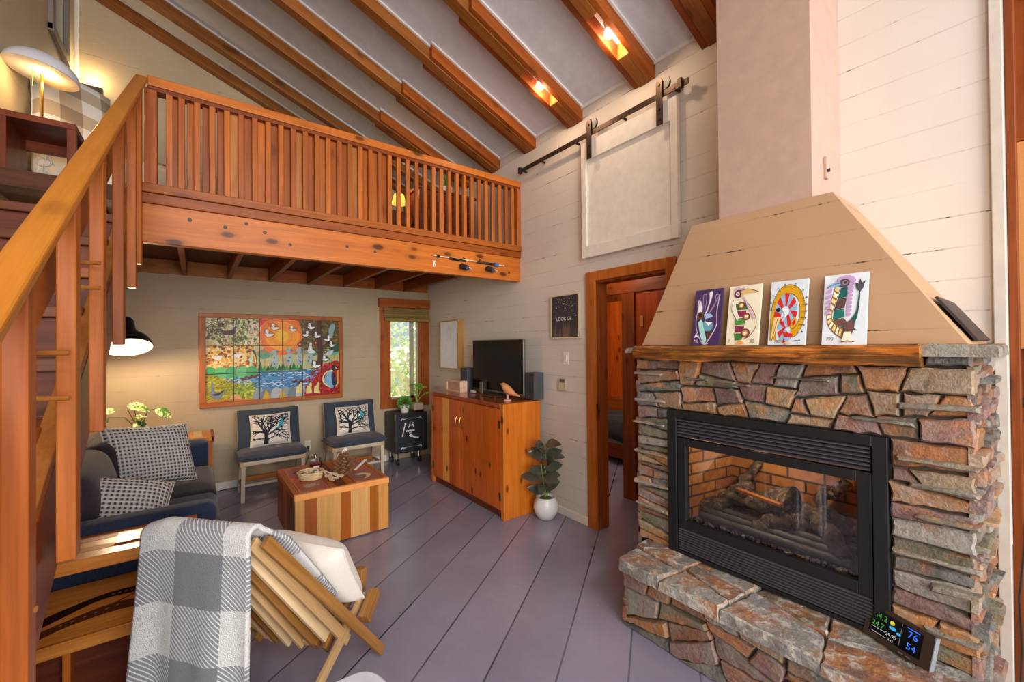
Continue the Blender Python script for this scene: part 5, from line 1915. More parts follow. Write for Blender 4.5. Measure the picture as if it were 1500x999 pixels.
for a, b, hy, hg in ((KY0 + .048, ysp - .002, ysp - .035, KY0 + .06), (ysp + .002, KY1 - .048, ysp + .045, KY1 - .06)):
    d = MB().box(KX0 - .004, KX0 + .018, a, b, .085, KZ - .045).build('door', CABZ, kb, bevel=.002)
    MB().tube([(KX0 - .004, hy, .715), (KX0 - .022, hy, .735), (KX0 - .026, hy, .765), (KX0 - .022, hy, .80), (KX0 - .004, hy, .82)], .006, 8).build('handle', M_BRASS, d, smooth=50)
    for z in (.20, .84):
        MB().box(KX0 - .008, KX0 - .003, hg - .012, hg + .012, z - .035, z + .035).build('hinge', plain('aged_brass', '#5a4a28', .4, .8), d)

tv = thing('television', 'flat black television standing between two speakers', 'television', (2.52, 3.6, KZ))
MB().box(2.515, 2.545, 3.16, 4.08, 1.052, 1.605).build('bezel', plain('tv_bezel', '#7d7a74', .3, .6), tv, bevel=.006)
MB().box(2.512, 2.516, 3.168, 4.072, 1.07, 1.597).build('screen', plain('tv_screen', '#0b0c0f', .2, spec=.35), tv)
MB().box(2.48, 2.57, 3.45, 3.80, KZ + .001, KZ + .014).build('stand', M_BLACK, tv, bevel=.005)
MB().box(2.525, 2.545, 3.56, 3.70, KZ + .014, 1.055).build('neck', M_BLACK, tv)
SPK = plain('speaker_vinyl', '#4b4c50', .5)
GRL = fabric('speaker_cloth', '#2b2729', '#39343a', 300)
for lab, y0, y1, x0, x1 in (('dark bookshelf speaker beside the bird figure', 3.025, 3.155, 2.535, 2.655), ('dark bookshelf speaker beside the small wooden radio', 4.215, 4.36, 2.52, 2.64)):
    s = thing('speaker', lab, 'speaker', ((x0 + x1) / 2, (y0 + y1) / 2, KZ), 'bookshelf speakers on the cabinet')
    MB().box(x0, x1, y0, y1, KZ + .001, 1.282).build('cabinet_box', SPK, s, bevel=.003)
    MB().box(x0 - .008, x0, y0 + .004, y1 - .004, KZ + .005, 1.278).build('grille', GRL, s, bevel=.003)
    MB().box(x0 - .01, x0 - .0078, (y0 + y1) / 2 - .01, (y0 + y1) / 2 + .01, KZ + .03, KZ + .038).build('badge', M_STEEL, s)
rd = thing('radio', 'small pale wood-framed box radio at the cabinet corner', 'radio', (2.37, 4.22, KZ))
RADW = wood('pale_beech', 'Y', '#e4c0a8', '#c89c80', knots=0, rough=.5)
m = MB()
m.box(2.33, 2.42, 4.05, 4.385, KZ + .001, KZ + .018).box(2.33, 2.42, 4.05, 4.385, 1.135, 1.152).box(2.33, 2.42, 4.05, 4.08, KZ + .018, 1.135).box(2.33, 2.42, 4.355, 4.385, KZ + .018, 1.135)
m.build('frame', RADW, rd)
MB().box(2.34, 2.415, 4.08, 4.355, KZ + .018, 1.135).build('grille', plain('rose_grille', '#b99184', .7, bumpy=.4, bscale=200), rd)
bf = thing('bird_figure', 'wooden bird figure on a small peg base in front of the television', 'figurine', (2.335, 3.17, KZ))
m = MB()
pts = [(2.335, 3.283, 1.172), (2.335, 3.262, 1.174), (2.335, 3.243, 1.172), (2.335, 3.215, 1.152), (2.335, 3.175, 1.13), (2.335, 3.12, 1.108), (2.335, 3.06, 1.094), (2.335, 2.995, 1.084)]
m.tube(pts, [.003, .013, .021, .033, .04, .03, .016, .005], 16)
m.build('body', wood('bird_beech', 'Y', '#e8a878', '#c98455', knots=0, rough=.4), bf, smooth=60)
MB().lathe([(.036, .001), (.034, .008), (.012, .016), (.011, .04), (.015, .075), (.0, .08)], (2.335, 3.175, KZ), 20).build('peg_base', RADW, bf, smooth=50)
MB().tube([(2.335, 3.283, 1.173), (2.335, 3.30, 1.176)], [.004, .001], 6).build('beak', plain('pale_beak', '#e8d8c0', .4), bf)
dv = thing('game_controller', 'small grey controller lying before the television', 'controller', (2.42, 3.95, KZ))
MB().ball((2.42, 3.93, KZ + .016), .03, .05, .015, 14).build('shell', plain('pale_grey_plastic', '#a9a5a6', .4), dv, smooth=60)
MB().ball((2.415, 3.94, KZ + .03), .012, .012, .008, 8).build('stick', M_BLACK, dv, smooth=60)
so2 = thing('streaming_stick', 'slim beige remote standing upright before the television', 'remote', (2.47, 3.83, KZ))
MB().box(2.46, 2.475, 3.805, 3.86, KZ + .001, KZ + .125).build('body', plain('beige_plastic', '#6a5c52', .4), so2, bevel=.005)
MB().box(2.457, 2.46, 3.825, 3.84, KZ + .09, KZ + .1).build('button', M_BLACK, so2)
mb2 = thing('media_player', 'flat bronze media box lying below the television screen', 'media player', (2.4, 3.5, KZ))
MB().box(2.36, 2.45, 3.42, 3.66, KZ + .001, KZ + .018).build('case', plain('bronze_case', '#6d4426', .3, .5), mb2, bevel=.003)
MB().box(2.358, 2.3605, 3.45, 3.56, KZ + .006, KZ + .012).build('display', M_BLACK, mb2)

# ------------------------------------------------------------------ wall things on the right wall
wf = thing('canvas_frame', 'white canvas in a deep wooden box frame beside the window corner', 'picture', (2.63, 4.8, 1.56))
m = MB()
m.box(2.59, XW - .001, 4.555, 5.04, 1.245, 1.26).box(2.59, XW - .001, 4.555, 5.04, 1.855, 1.87).box(2.59, XW - .001, 4.555, 4.57, 1.26, 1.855).box(2.59, XW - .001, 5.025, 5.04, 1.26, 1.855)
m.build('frame', wood('oak_frame', 'Z', '#c89858', '#9a6a34', knots=0, rough=.5), wf)
cvs = MB().box(2.60, XW - .002, 4.57, 5.025, 1.26, 1.855).build('canvas', plain('white_canvas', '#e4e6ec', .7), wf)
c = Canvas(lambda a, b, d: (2.60 - d, 5.025 - a * .455, 1.26 + b * .595))
for q in (0, .1, .2):
    c.stroke(curve([(.36 + q * .3, .72), (.40 + q * .4, .84), (.5, .9 - q * .3), (.6 - q * .4, .84), (.64 - q * .3, .72), (.58, .62)], 6), .008, '#c9c6cc')
c.build('line_drawing', vcol('pencil', .8), cvs)
lu = thing('framed_print', 'dark starry LOOK UP print in a thin pale frame', 'picture', (2.66, 2.73, 1.8))
m = MB()
m.box(2.652, XW - .001, 2.555, 2.92, 1.603, 1.615).box(2.652, XW - .001, 2.555, 2.92, 1.988, 2.0).box(2.652, XW - .001, 2.555, 2.567, 1.615, 1.988).box(2.652, XW - .001, 2.908, 2.92, 1.615, 1.988)
m.build('frame', plain('champagne_frame', '#cfc0a4', .35, .2), lu)
pr = MB().box(2.66, XW - .001, 2.567, 2.908, 1.615, 1.988).build('print', plain('night_print', '#2f2a35', .45), lu)
c = Canvas(lambda a, b, d: (2.66 - d, 2.908 - a * .341, 1.615 + b * .373))
rr = random.Random(2)
c.rect(0, 0, 1, 1, '#2f2a35')
c.rect(0, 0, 1, .2, '#4f4144')
for i in range(16):
    a = i / 15
    h = .18 + .14 * rr.random() + .08 * (a > .4) * (a < .9)
    c.poly([(a - .05, 0), (a - .035, h * .6), (a, h), (a + .035, h * .55), (a + .05, 0)], rr.choice(['#4a3c3c', '#3b3034', '#64524c']))
for i in range(60):
    c.disc(rr.random() * .94 + .03, .45 + rr.random() * .52, rr.choice((.004, .005, .008)), '#e6dfe0', n=6)
for a, b in ((.3, .86), (.42, .9), (.5, .8), (.62, .84), (.7, .92), (.55, .7), (.78, .74), (.22, .72)):
    c.disc(a, b, .013, '#f4f0f2', n=8)
c.text('LOOK UP', .5, .40, .115, '#f2eef0', 1.15)
c.build('print_pattern', vcol('print_paint', .5), pr)
sw = thing('light_switch', 'white rocker light switch below the LOOK UP print', 'switch', (2.67, 2.74, 1.42))
MB().box(2.668, XW - .0005, 2.705, 2.775, 1.365, 1.48).build('plate', plain('switch_white', '#ddd8d2', .35), sw, bevel=.003)
MB().box(2.662, 2.668, 2.724, 2.756, 1.39, 1.455).build('rocker', plain('switch_white', '#ddd8d2', .35), sw, bevel=.002)
th = thing('thermostat', 'beige digital thermostat with small grey display on the wall', 'thermostat', (2.665, 2.77, 1.19))
MB().box(2.65, XW - .0005, 2.725, 2.82, 1.13, 1.245).build('case', plain('thermo_beige', '#bcaf94', .45), th, bevel=.004)
MB().box(2.6485, 2.651, 2.735, 2.80, 1.205, 1.235).build('display', plain('lcd_grey', '#4e5248', .3), th)
MB().box(2.6485, 2.651, 2.735, 2.745, 1.16, 1.19).build('slider', M_STEEL, th)
ol = thing('wall_outlet', 'cream wall outlet between the two low chairs', 'outlet', (1.08, YB - .005, .355))
MB().box(1.045, 1.115, YB - .008, YB - .0005, .295, .412).build('plate', plain('outlet_cream', '#cfc4ae', .4), ol, bevel=.002)
MB().box(1.065, 1.095, YB - .03, YB - .008, .315, .35).build('plug', M_BLACK, ol, bevel=.004)
MB().tube([(1.08, YB - .03, .33), (1.085, YB - .06, .26), (1.05, YB - .07, .16), (.98, YB - .06, .09), (.9, YB - .04, .03), (.6, YB - .05, .012), (.2, YB - .05, .01)], .004, 6).build('cord', M_BLACK, ol, smooth=60)

# barn door on its rail
BRZ = M_DARKM
bdn = thing('barn_door', 'white sliding barn door panel hanging high on the wall', 'door', (2.64, 2.04, 2.27))
m = MB().box(2.648, 2.662, 1.64, 2.44, 2.36, 3.10)
m.build('panel', M_CREAM, bdn)
m = MB()
m.box(2.626, 2.664, 1.595, 1.645, 2.275, 3.25).box(2.626, 2.664, 2.435, 2.486, 2.275, 3.25).box(2.626, 2.664, 1.645, 2.435, 3.095, 3.25).box(2.626, 2.664, 1.645, 2.435, 2.275, 2.37)
m.build('frame', M_CREAM, bdn, bevel=.002)
br = thing('barn_door_rail', 'long bronze sliding-door rail fixed to the wall', 'rail', (2.61, 2.4, 3.29))
MB().box(2.604, 2.612, 1.493, 3.32, 3.272, 3.312).build('rail', BRZ, br, bevel=.001)
for y in (1.6, 2.05, 2.55, 3.0, 3.28):
    MB().tube([(2.600, y, 3.292), (XW - .001, y, 3.292)], .01, 10).build('spacer', BRZ, br, smooth=40)
for y in (3.30, 1.55):
    MB().box(2.59, 2.626, y - .015, y + .015, 3.266, 3.33).build('end_stop', BRZ, br, bevel=.003)
for y in (2.365, 1.706):
    h = MB().prism([(-.024, 3.08), (.024, 3.08), (.024, 3.38), (.014, 3.402), (0, 3.408), (-.014, 3.402), (-.024, 3.38)], lambda a, b, d, y=y: (d, y + a, b), 2.592, 2.600).build('hanger_strap', BRZ, bdn, fixn=True)
    MB().tube([(2.602, y - .03, 3.36), (2.62, y - .03, 3.36)], .048, 24).build('roller', M_BLACK, h, smooth=40)
    for z in (3.12, 3.19, 3.36):
        MB().tube([(2.585, y, z), (2.594, y, z)], .009, 8).build('bolt', M_BLACK, h, smooth=40)

# ------------------------------------------------------------------ rubber plant in a white pot
rp = thing('rubber_plant', 'dark burgundy rubber plant in a round white pot by the cabinet', 'plant', (2.505, 2.80, 0))
PC = V((2.5, 2.835, 0))
MB().lathe([(.06, 0), (.072, .008), (.1, .05), (.112, .095), (.105, .145), (.088, .175), (.088, .192), (.078, .192), (.075, .165), (0, .16)], PC, 30).build('pot', plain('white_ceramic', '#d9d7d4', .3), rp, smooth=50)
m = MB().lathe([(.076, .16), (.05, .18), (.0, .19)], PC, 18)
m.build('moss', plain('moss_green', '#5a5a24', .95, bumpy=.8, var=.3), rp, smooth=60)
m = MB()
tips = []
for dx, dy, h in ((0, 0, .66), (-.07, -.02, .50), (.04, -.04, .38)):
    m.tube([PC + V((dx * .1, dy * .1, .17)), PC + V((dx * .6, dy * .6, .17 + h * .4)), PC + V((dx, dy, h))], .005, 6)
    tips.append((dx, dy, h))
m.build('stem', plain('plant_stem', '#6a8a3a', .6), rp, smooth=60)
RUB = leafmat('rubber_leaf', '#33513c', '#4d3a34', .26, .5)
rr = random.Random(8)
for k in range(21):
    h = .24 + .47 * k / 20
    q = k * 2.4 + .6
    d = V((cos(q), sin(q), rr.uniform(-.1, .65)))
    p = PC + V((-.03 * (h < .5) + .012 * cos(q), .012 * sin(q), h * .93))
    if (p + d * .17).x > 2.66:
        d.x = -abs(d.x) * .5
    if (p + d * .17).y > 2.97:
        d.y = -abs(d.y) * .4
    m = MB().leaf(p, d, V((-.55, -.6, .55)), rr.uniform(.14, .19), rr.uniform(.085, .105), .22, .25, seg=8)
    m.build('leaf', RUB, rp, smooth=60)

# ------------------------------------------------------------------ black rolling cube with two plants
qb = thing('rolling_cabinet', 'small black cabinet with white chalk emblem on casters below window', 'cabinet', (2.24, 5.34, 0))
CUB = plain('black_lacquer', '#22252a', .4)
MB().box(2.02, 2.455, 5.15, 5.53, .17, .675).build('body', CUB, qb, bevel=.008)
dpan = MB().box(2.055, 2.405, 5.138, 5.15, .205, .64).build('door', CUB, qb, bevel=.004)
c = Canvas(lambda a, b, d: (2.055 + a * .35, 5.138 - d, .205 + b * .435))
WH = '#d8d6d2'
for b in (.92, .08):
    for s in (-1, 1):
        c.stroke(curve([(.5 + s * .40, b - .03), (.5 + s * .36, b + .015), (.5 + s * .28, b), (.5 + s * .2, b + .01)], 5), .028, WH, .006)
    c.stroke([(.3, b + .01), (.7, b + .01)], .006, '#8a8884')
for a_, b_, w_ in ((.46, .80, .02), (.56, .80, .02), (.38, .68, .03), (.58, .69, .03)):
    c.disc(a_, b_, w_ * .8, WH)
c.stroke([(.42, .67), (.42, .77)], .03, WH)
c.stroke([(.44, .73), (.56, .73)], .03, WH)
c.disc(.54, .735, .04, WH, .03)
c.stroke([(.28, .565), (.62, .565)], .05, WH)
for a_ in (.34, .4, .47, .53):
    c.rect(a_, .535, a_ + .012, .6, '#55534f')
c.stroke([(.4, .51), (.5, .51)], .02, WH)
c.stroke([(.14, .42), (.24, .74)], .04, WH, .03)
c.disc(.26, .78, .035, WH)
c.stroke(curve([(.4, .42), (.5, .44), (.56, .38), (.7, .34), (.78, .33)], 5), .03, WH, .045)
c.disc(.48, .43, .05, WH)
c.stroke([(.96, .06), (.96, .95)], .008, '#77746e')
c.build('emblem', vcol('chalk_paint', .8), dpan)
for x in (2.085, 2.39):
    for y in (5.26, 5.47):
        cs = MB().box(x - .02, x + .02, y - .02, y + .02, .07, .17).build('caster', M_STEEL, qb, bevel=.006)
        MB().tube([(x - .014, y - .012, .042), (x + .014, y - .012, .042)], .042, 18).build('wheel', M_BLACK, cs, smooth=40)
GRN = leafmat('fresh_leaf', '#2f7a2c', '#6fae3c', .4, .15)
LIM = leafmat('lime_leaf', '#4fa02c', '#a9d84a', .4, .15)
p1 = thing('boxwood_pot', 'small round green plant in white pot on the black cabinet', 'plant', (2.19, 5.26, .676))
MB().lathe([(.045, 0), (.065, .095), (.058, .095), (.05, .08), (0, .08)], (2.19, 5.26, .676), 24).build('pot', plain('white_ceramic', '#d9d7d4', .3), p1, smooth=50)
m = MB()
for i in range(230):
    d = V((rr.gauss(0, 1), rr.gauss(0, 1), rr.gauss(.5, 1))).normalized()
    p = V((2.19, 5.26, .80)) + V((d.x * .075, d.y * .075, d.z * .07)) * rr.uniform(.6, 1)
    m.leaf(p, d + V((0, 0, .3)), V((rr.gauss(0, 1), -1, 1)), .035, .02, seg=3)
m.build('foliage', GRN, p1)
p2 = thing('potted_aralia', 'lime green long-stemmed plant in square pot on a gold stand', 'plant', (2.36, 5.26, .676))
MB().box(2.295, 2.425, 5.195, 5.325, .70, .79).build('pot', plain('stone_pot', '#b5a48c', .7, bumpy=.3), p2, bevel=.008)
g = MB()
g.box(2.285, 2.435, 5.185, 5.335, .694, .70)
for x in (2.30, 2.42):
    g.box(x - .006, x + .006, 5.19, 5.33, .677, .694)
g.build('stand', M_BRASS, p2)
ms, ml = MB(), MB()
for i, (dx, dy, h) in enumerate(((-.07, -.03, .16), (.02, -.02, .25), (.09, -.02, .21), (.05, .05, .22), (.13, -.05, .13), (-.02, -.06, .20), (-.03, .04, .24))):
    tip = V((2.36 + dx, 5.26 + dy, .79 + h))
    ms.tube([(2.36, 5.26, .78), (2.36 + dx * .4, 5.26 + dy * .4, .79 + h * .6), tip], .004, 6)
    for k in range(6):
        q = k * pi / 3
        ml.leaf(tip, (cos(q), sin(q), -.05), (0, -.3, 1), .058, .042, .1, .3, seg=4)
ml.build('foliage', LIM, p2)
ms.build('stem', plain('pale_stem', '#9fb85a', .5), p2, smooth=60)

# ------------------------------------------------------------------ slatted stick chair, blanket and pillow near the camera
f_, l_, Tc = V((.743, .669, 0)), V((-.669, .743, 0)), V((.051, 1.913, 0))


def CP(u, v, z):
    return Tc + f_ * u + l_ * v + V((0, 0, z))


sc_ = thing('stick_chair', 'folding cedar stick chair with slatted back, draped with a plaid blanket', 'chair', (.3, 2.1, 0))
CEDS = [wood('stick_cedar%d' % i, 'X', a, b, knots=.15, rough=.4, coat=.1, scale=.6) for i, (a, b) in enumerate((('#d6b280', '#aa7c4a'), ('#a8763e', '#744818'), ('#e0c49a', '#bb9462')))]
NB = 10
up_ = V((0, 0, 1))


def bar(p0, p1, w, h, name, k):
    p0, p1 = V(p0), V(p1)
    d = (p1 - p0).normalized()
    L = (p1 - p0).length
    m = MB().obox((0, 0, 0), (1, 0, 0), (0, 1, 0), (0, 0, 1), L, w, h)
    o = m.build(name, CEDS[k % 3], None, bevel=.003)
    s = l_.copy()
    s = (s - d * s.dot(d)).normalized()
    n = d.cross(s)
    o.parent = sc_
    o.matrix_local = Matrix.Translation(-sc_.location) @ Matrix(((d.x, s.x, n.x, 0), (d.y, s.y, n.y, 0), (d.z, s.z, n.z, 0), (0, 0, 0, 1)))
    o.location = (p0 + p1) / 2 - sc_.location
    return o


for k in range(NB):
    v = -.22 + .44 * k / (NB - 1)
    e = 1 - (v / .22) ** 2
    end = k in (0, NB - 1)
    t = 1.0 if end else .79
    a = V((-.0 - .02 * e, v, .85 - .015 * e))
    b = V((.637, v * 1.495, 0.0))
    q = a + (b - a) * t + V((-.06 * e, 0, -.018 * e)) + V((0, 0, .022 if end else 0))
    bar(CP(*a), CP(*q), .021, .045, 'back_slat', (1, 0, 2)[k % 3] if k else 1)
for k in range(NB - 1):
    v = -.188 + .376 * k / (NB - 2)
    e = 1 - (v / .2) ** 2
    end = k in (0, NB - 2)
    a = V((.60 + .10 * e, v * 1.3, .30 + .07 * e))
    b = V((.06, v * 1.25, .02))
    t = 1.0 if end else .43
    q = a + (b - a) * t + V((0, 0, -.05 * e))
    bar(CP(*a), CP(*q), .021, .045, 'seat_slat', (0, 1, 1)[k % 3])
bar(CP(.52, -.30, .245), CP(.64, -.29, .315), .05, .05, 'front_block', 1)
bar(CP(.66, -.19, .28), CP(.68, -.19, .40), .045, .05, 'front_block', 1)


def plaid():
    t = NT('buffalo_plaid')
    tc = t.n('ShaderNodeTexCoord')
    sep = t.n('ShaderNodeSeparateXYZ')
    t.l(tc.outputs['UV'], sep.inputs[0])
    u, v = sep.outputs[0], sep.outputs[1]

    def st(x, per, off):
        return t.math('GREATER_THAN', t.math('FRACT', t.math('ADD', t.math('DIVIDE', x, per), off)), .5)
    s = t.math('ADD', st(u, .40, .25), st(v, .38, .053))
    hatch = t.ramp(t.math('SINE', t.math('MULTIPLY', t.math('SUBTRACT', u, v), 2 * pi / .017)), [(.35, '#8b8b92'), (.65, '#dedcd9')])
    n = t.noise(t.coords(), 220, 3)
    col = t.mix(t.math('GREATER_THAN', s, .5), '#dcdad6', hatch)
    col = t.mix(t.math('GREATER_THAN', s, 1.5), col, '#77777e')
    col = t.mix(1.0, col, t.ramp(n, [(.3, .84), (.7, 1.1)]), 'MULTIPLY')
    t.set(col, .95, 0, .1)
    t.b.inputs['Sheen Weight'].default_value = .3
    t.bump(n, .8, .01)
    return t.m


bl = thing('plaid_blanket', 'grey and white buffalo-plaid blanket draped over the stick chair back', 'blanket', (.05, 1.9, .85))
S0, S1, S2 = .80, .08, .62      # hang length, crest, front length
slat_d = V((.637, 0, -.85)).normalized()
slat_n = V((.85, 0, .637)).normalized()


def drape(uu, vv):
    v = -.195 + .46 * uu
    s = vv * (S0 + S1 + S2)
    x = uu * 2 - 1
    if s < S0:
        z = .875 - (S0 - s)
        k = (S0 - s) / S0
        u = -.045 - .03 * k + .022 * k * sin(9 * uu + 1.2) + .012 * k * sin(17 * uu)
        v += .025 * k * (uu - .25) + .012 * sin(5 * s) * k
        zz = z
    elif s < S0 + S1:
        q = (s - S0) / S1 * 2.2
        u = -.01 - .035 * cos(q)
        zz = .875 + .03 * sin(q)
    else:
        r = s - S0 - S1
        p = V((.008, 0, .887)) + slat_d * r + slat_n * (.014 + .04 * min(1, r * 7) * max(0, 1 - uu * 2.2))
        u, zz = p.x, p.z
        e = max(0, 1 - (v / .22) ** 2)
        u -= .03 * e
        zz -= .02 * e
        u += .006 * sin(14 * uu + 5 * r)
        v = v * (1 + .18 * r) - .012 * min(1, r * 8) * (uu < .5) * (1 - 2 * uu)
        v -= .0
    zz -= .045 * max(0, uu - .82) ** 1 * 3
    return CP(u, v, zz)


m = MB()
m.grid(drape, 60, 110, uv=lambda a, b: (a * .46, b * 1.5))
m.build('cloth', plaid(), bl, smooth=80, solid=.016)
cp, _ = prop_pillow('cream_pillow', 'plain cream square pillow sitting in the slatted stick chair', CP(.475, -.06, .50), l_ * -1 + V((0, 0, -.1)), V((-.42, -.5, 1)), f_ * .9 + V((0, 0, .42)), .44, .42, .17, fabric('cream_linen', '#d9cfc2', '#e4dbcf', 200, blotch=.5), pw=4)

# white table corner at the bottom of the view
wt = thing('side_table', 'glossy white side table corner beside the stick chair', 'table', (.40, 1.36, 0))
m = MB().prism(curve([(.19, 1.20), (.40, 1.10), (.47, 1.18), (.50, 1.34), (.463, 1.445), (.36, 1.465), (.24, 1.46), (.18, 1.36), (.19, 1.20)], 5)[:-1], lambda a, b, d: (a, b, d), .425, .45)
m.build('table_top', plain('gloss_white', '#d5d8e0', .12, coat=.5), wt, bevel=.006, fixn=True)
for a, b in ((.25, 1.24), (.42, 1.22), (.42, 1.38), (.26, 1.40)):
    MB().tube([(a, b, 0), (a, b, .425)], .014, 10).build('leg', plain('gloss_white', '#d5d8e0', .12, coat=.5), wt, smooth=40)
# ------------------------------------------------------------------ ceiling bulbs in the rafter slots
for k, (yf, lab) in enumerate(((2.645, 'glowing round bulb in the rafter slot farther from the flue'), (1.925, 'glowing round bulb in the rafter slot beside the flue'))):
    yc = yf - RW / 2
    b = thing('ceiling_bulb', lab, 'light bulb', (2.26, yc, roof(2.26, .05)), 'bulbs recessed in the rafters')
    zc = roof(2.26, .032)
    MB().ball((2.27, yc, zc), .032, n=18).build('bulb', emit('ceiling_bulb_glow%d' % k, '#ffe2c0', 22), b, smooth=60)
    MB().tube([(2.255, yc, zc + .03), (2.235, yc, zc + .075)], .016, 12).build('socket', plain('lamp_socket', '#d8d0c4', .4), b, smooth=40)
    MB().box(2.105, 2.415, yc - .044, yc + .044, roof(2.26, .10) + .06, roof(2.26, .10) + .064).build('slot_plate', fir('X', 3), b) if False else None
    MB().beam((2.112, yc, roof(2.112, .03)), (2.112, yc, roof(2.112, .1)), .088, .012, (1, 0, 0)).build('slot_block', fir('Z', 4), b)
    light('ceiling_bulb_light', 'POINT', (2.29, yc, zc - .04), 10, (1, .70, .45), radius=.035)

# ------------------------------------------------------------------ loft things
ns = thing('nightstand', 'open red-brown wooden nightstand at the top of the stairs', 'nightstand', (-.72, 3.75, 2.49))
RED = wood('redwood', 'X', '#843c1c', '#53200c', knots=.3, rough=.4)
REDZ = wood('redwood', 'Z', '#843c1c', '#53200c', knots=.3, rough=.4)
m = MB()
MB().box(-.885, -.57, 3.56, 3.93, 2.855, 2.892).build('top', RED, ns, bevel=.004)
MB().box(-.885, -.57, 3.56, 3.93, 2.52, 2.56).build('bottom_shelf', RED, ns, bevel=.004)
MB().box(-.885, -.845, 3.56, 3.93, 2.56, 2.855).build('side', REDZ, ns, bevel=.003)
MB().box(-.61, -.57, 3.56, 3.60, 2.56, 2.855).build('post', REDZ, ns, bevel=.003)
MB().box(-.61, -.57, 3.89, 3.93, 2.56, 2.855).build('post', REDZ, ns, bevel=.003)
MB().box(-.845, -.61, 3.90, 3.92, 2.79, 2.855).build('back_rail', RED, ns)
MB().box(-.845, -.61, 3.90, 3.92, 2.56, 2.62).build('back_rail', RED, ns)
for x in (-.885, -.61):
    for y in (3.57, 3.88):
        MB().box(x, x + .04, y, y + .04, 2.491, 2.52).build('foot', REDZ, ns)
tb = thing('table_lamp', 'lit white mushroom-dome lamp with brass stem on the nightstand', 'lamp', (-.745, 3.74, 2.892))
MB().lathe([(.075, .001), (.075, .012), (.01, .02), (.007, .03), (.007, .33)], (-.745, 3.74, 2.892), 24).build('stem', M_BRASS, tb, smooth=40)
dm = [(.165 * cos(q), .115 * sin(q)) for q in [i / 14 * pi / 2 for i in range(15)]]
tlt = Matrix.Rotation(R(8), 3, 'Y') @ Matrix.Rotation(R(0), 3, 'X')
LS = V((-.745, 3.74, 3.225))
shd = MB().lathe([(.157, -.004), (.165, .0)] + dm[1:], LS, 40, tlt).build('shade', plain('dove_enamel', '#c9c8ce', .35, coat=.2), tb, smooth=60)
MB().lathe([(max(r * .96, 0), z * .92 - .004) for r, z in dm], LS, 40, tlt).build('shade_lining', plain('cream_lining', '#e8d2a0', .6), shd, smooth=60)
MB().tube([(-.78, 3.74, 3.235), (-.70, 3.74, 3.235)], .012, 8).build('socket', M_BRASS, tb, smooth=40)
MB().ball((-.70, 3.735, 3.238), .032, .026, .026, n=14).build('bulb', emit('loft_bulb', '#ffe6b0', 7), tb, smooth=60)
MB().tube([(-.775, 3.70, 3.23), (-.775, 3.70, 3.12)], .0015, 5).build('pull_chain', M_BRASS, tb)
light('table_lamp_light', 'POINT', (-.735, 3.73, 3.165), 5.5, (1, .62, .24), radius=.05)
cdl = thing('lamp_cord', 'pale coiled lamp cord hanging inside the nightstand', 'cord', (-.74, 3.8, 2.57))
pts = [(-.76, 3.95, 2.85), (-.75, 3.93, 2.78)] + [(-.75 + .035 * cos(q), 3.86 - .01 * q, 2.71 + .03 * sin(q)) for q in [i * .5 for i in range(16)]] + [(-.74, 3.75, 2.62), (-.78, 3.70, 2.575), (-.82, 3.68, 2.567)]
MB().tube(pts, .004, 6).build('wire', plain('pale_wire', '#cfc8bc', .5), cdl, smooth=60)

lbd = thing('loft_bed', 'loft bed with tan checked covers and leaning pillows behind the nightstand', 'bed', (-.35, 4.7, 2.49))
MB().box(-.88, .95, 4.05, 5.5, 2.492, 2.68).build('box_base', RED, lbd, bevel=.01)
MB().box(-.87, .93, 4.07, 5.48, 2.68, 2.93).build('mattress', plain('sheet_white', '#d9d2c4', .8), lbd, bevel=.06, seg=4)


def check_mat():
    t = NT('tan_check')
    tc = t.n('ShaderNodeTexCoord')
    sep = t.n('ShaderNodeSeparateXYZ')
    t.l(tc.outputs['UV'], sep.inputs[0])
    a = t.math('GREATER_THAN', t.math('FRACT', t.math('DIVIDE', sep.outputs[0], .24)), .5)
    b = t.math('GREATER_THAN', t.math('FRACT', t.math('DIVIDE', sep.outputs[1], .24)), .5)
    s = t.math('ADD', a, b)
    c = t.mix(t.math('GREATER_THAN', s, .5), '#d8d6d2', '#b5a690')
    c = t.mix(t.math('GREATER_THAN', s, 1.5), c, '#8f7f6c')
    t.set(c, .9, 0, .1)
    return t.m


CHK = check_mat()
m = MB()
m.grid(lambda u, v: (-.80 + 1.75 * u + .01 * sin(30 * v), 4.04 + 1.42 * v, 2.955 + .02 * sin(7 * u + 3 * v) - (.33 * max(0, 1 - v * 9) ** 1.0)), 50, 40, uv=lambda u, v: (u * 1.75, v * 1.4))
m.build('duvet', CHK, lbd, smooth=70, solid=.03)
prop_pillow('bed_pillow', 'tan checked pillow leaning at the loft bed head, nearest the lamp', (-.70, 4.30, 3.25), (.75, .5, -.1), (-.1, .35, 1), (.5, -.85, .3), .46, .6, .18, CHK)
prop_pillow('bed_pillow', 'checked pillow behind the first one on the loft bed, under the sconce', (-.60, 5.10, 3.24), (.2, 1, 0), (-.4, 0, 1), (.9, -.2, .4), .50, .5, .16, CHK)
scn_ = thing('wall_sconce', 'dark slab up-and-down wall sconce glowing on loft end wall', 'wall light', (-.78, 5.5, 3.94))
MB().box(-.855, -.70, 5.47, 5.53, 3.875, 4.01).build('housing', plain('bronze_housing', '#4a3f38', .4, .4), scn_, bevel=.003)
MB().box(-.80, -.75, 5.53, YB, 3.91, 3.97).build('bracket', M_BLACK, scn_)
MB().box(-.84, -.715, 5.48, 5.52, 4.0105, 4.014).build('up_lens', emit('sconce_glow', '#ffd9a0', 10), scn_)
MB().box(-.84, -.715, 5.48, 5.52, 3.871, 3.8745).build('down_lens', emit('sconce_glow2', '#ffd9a0', 6), scn_)
light('sconce_light', 'POINT', (-.775, 5.47, 4.10), 4.5, (1, .72, .36), radius=.04)
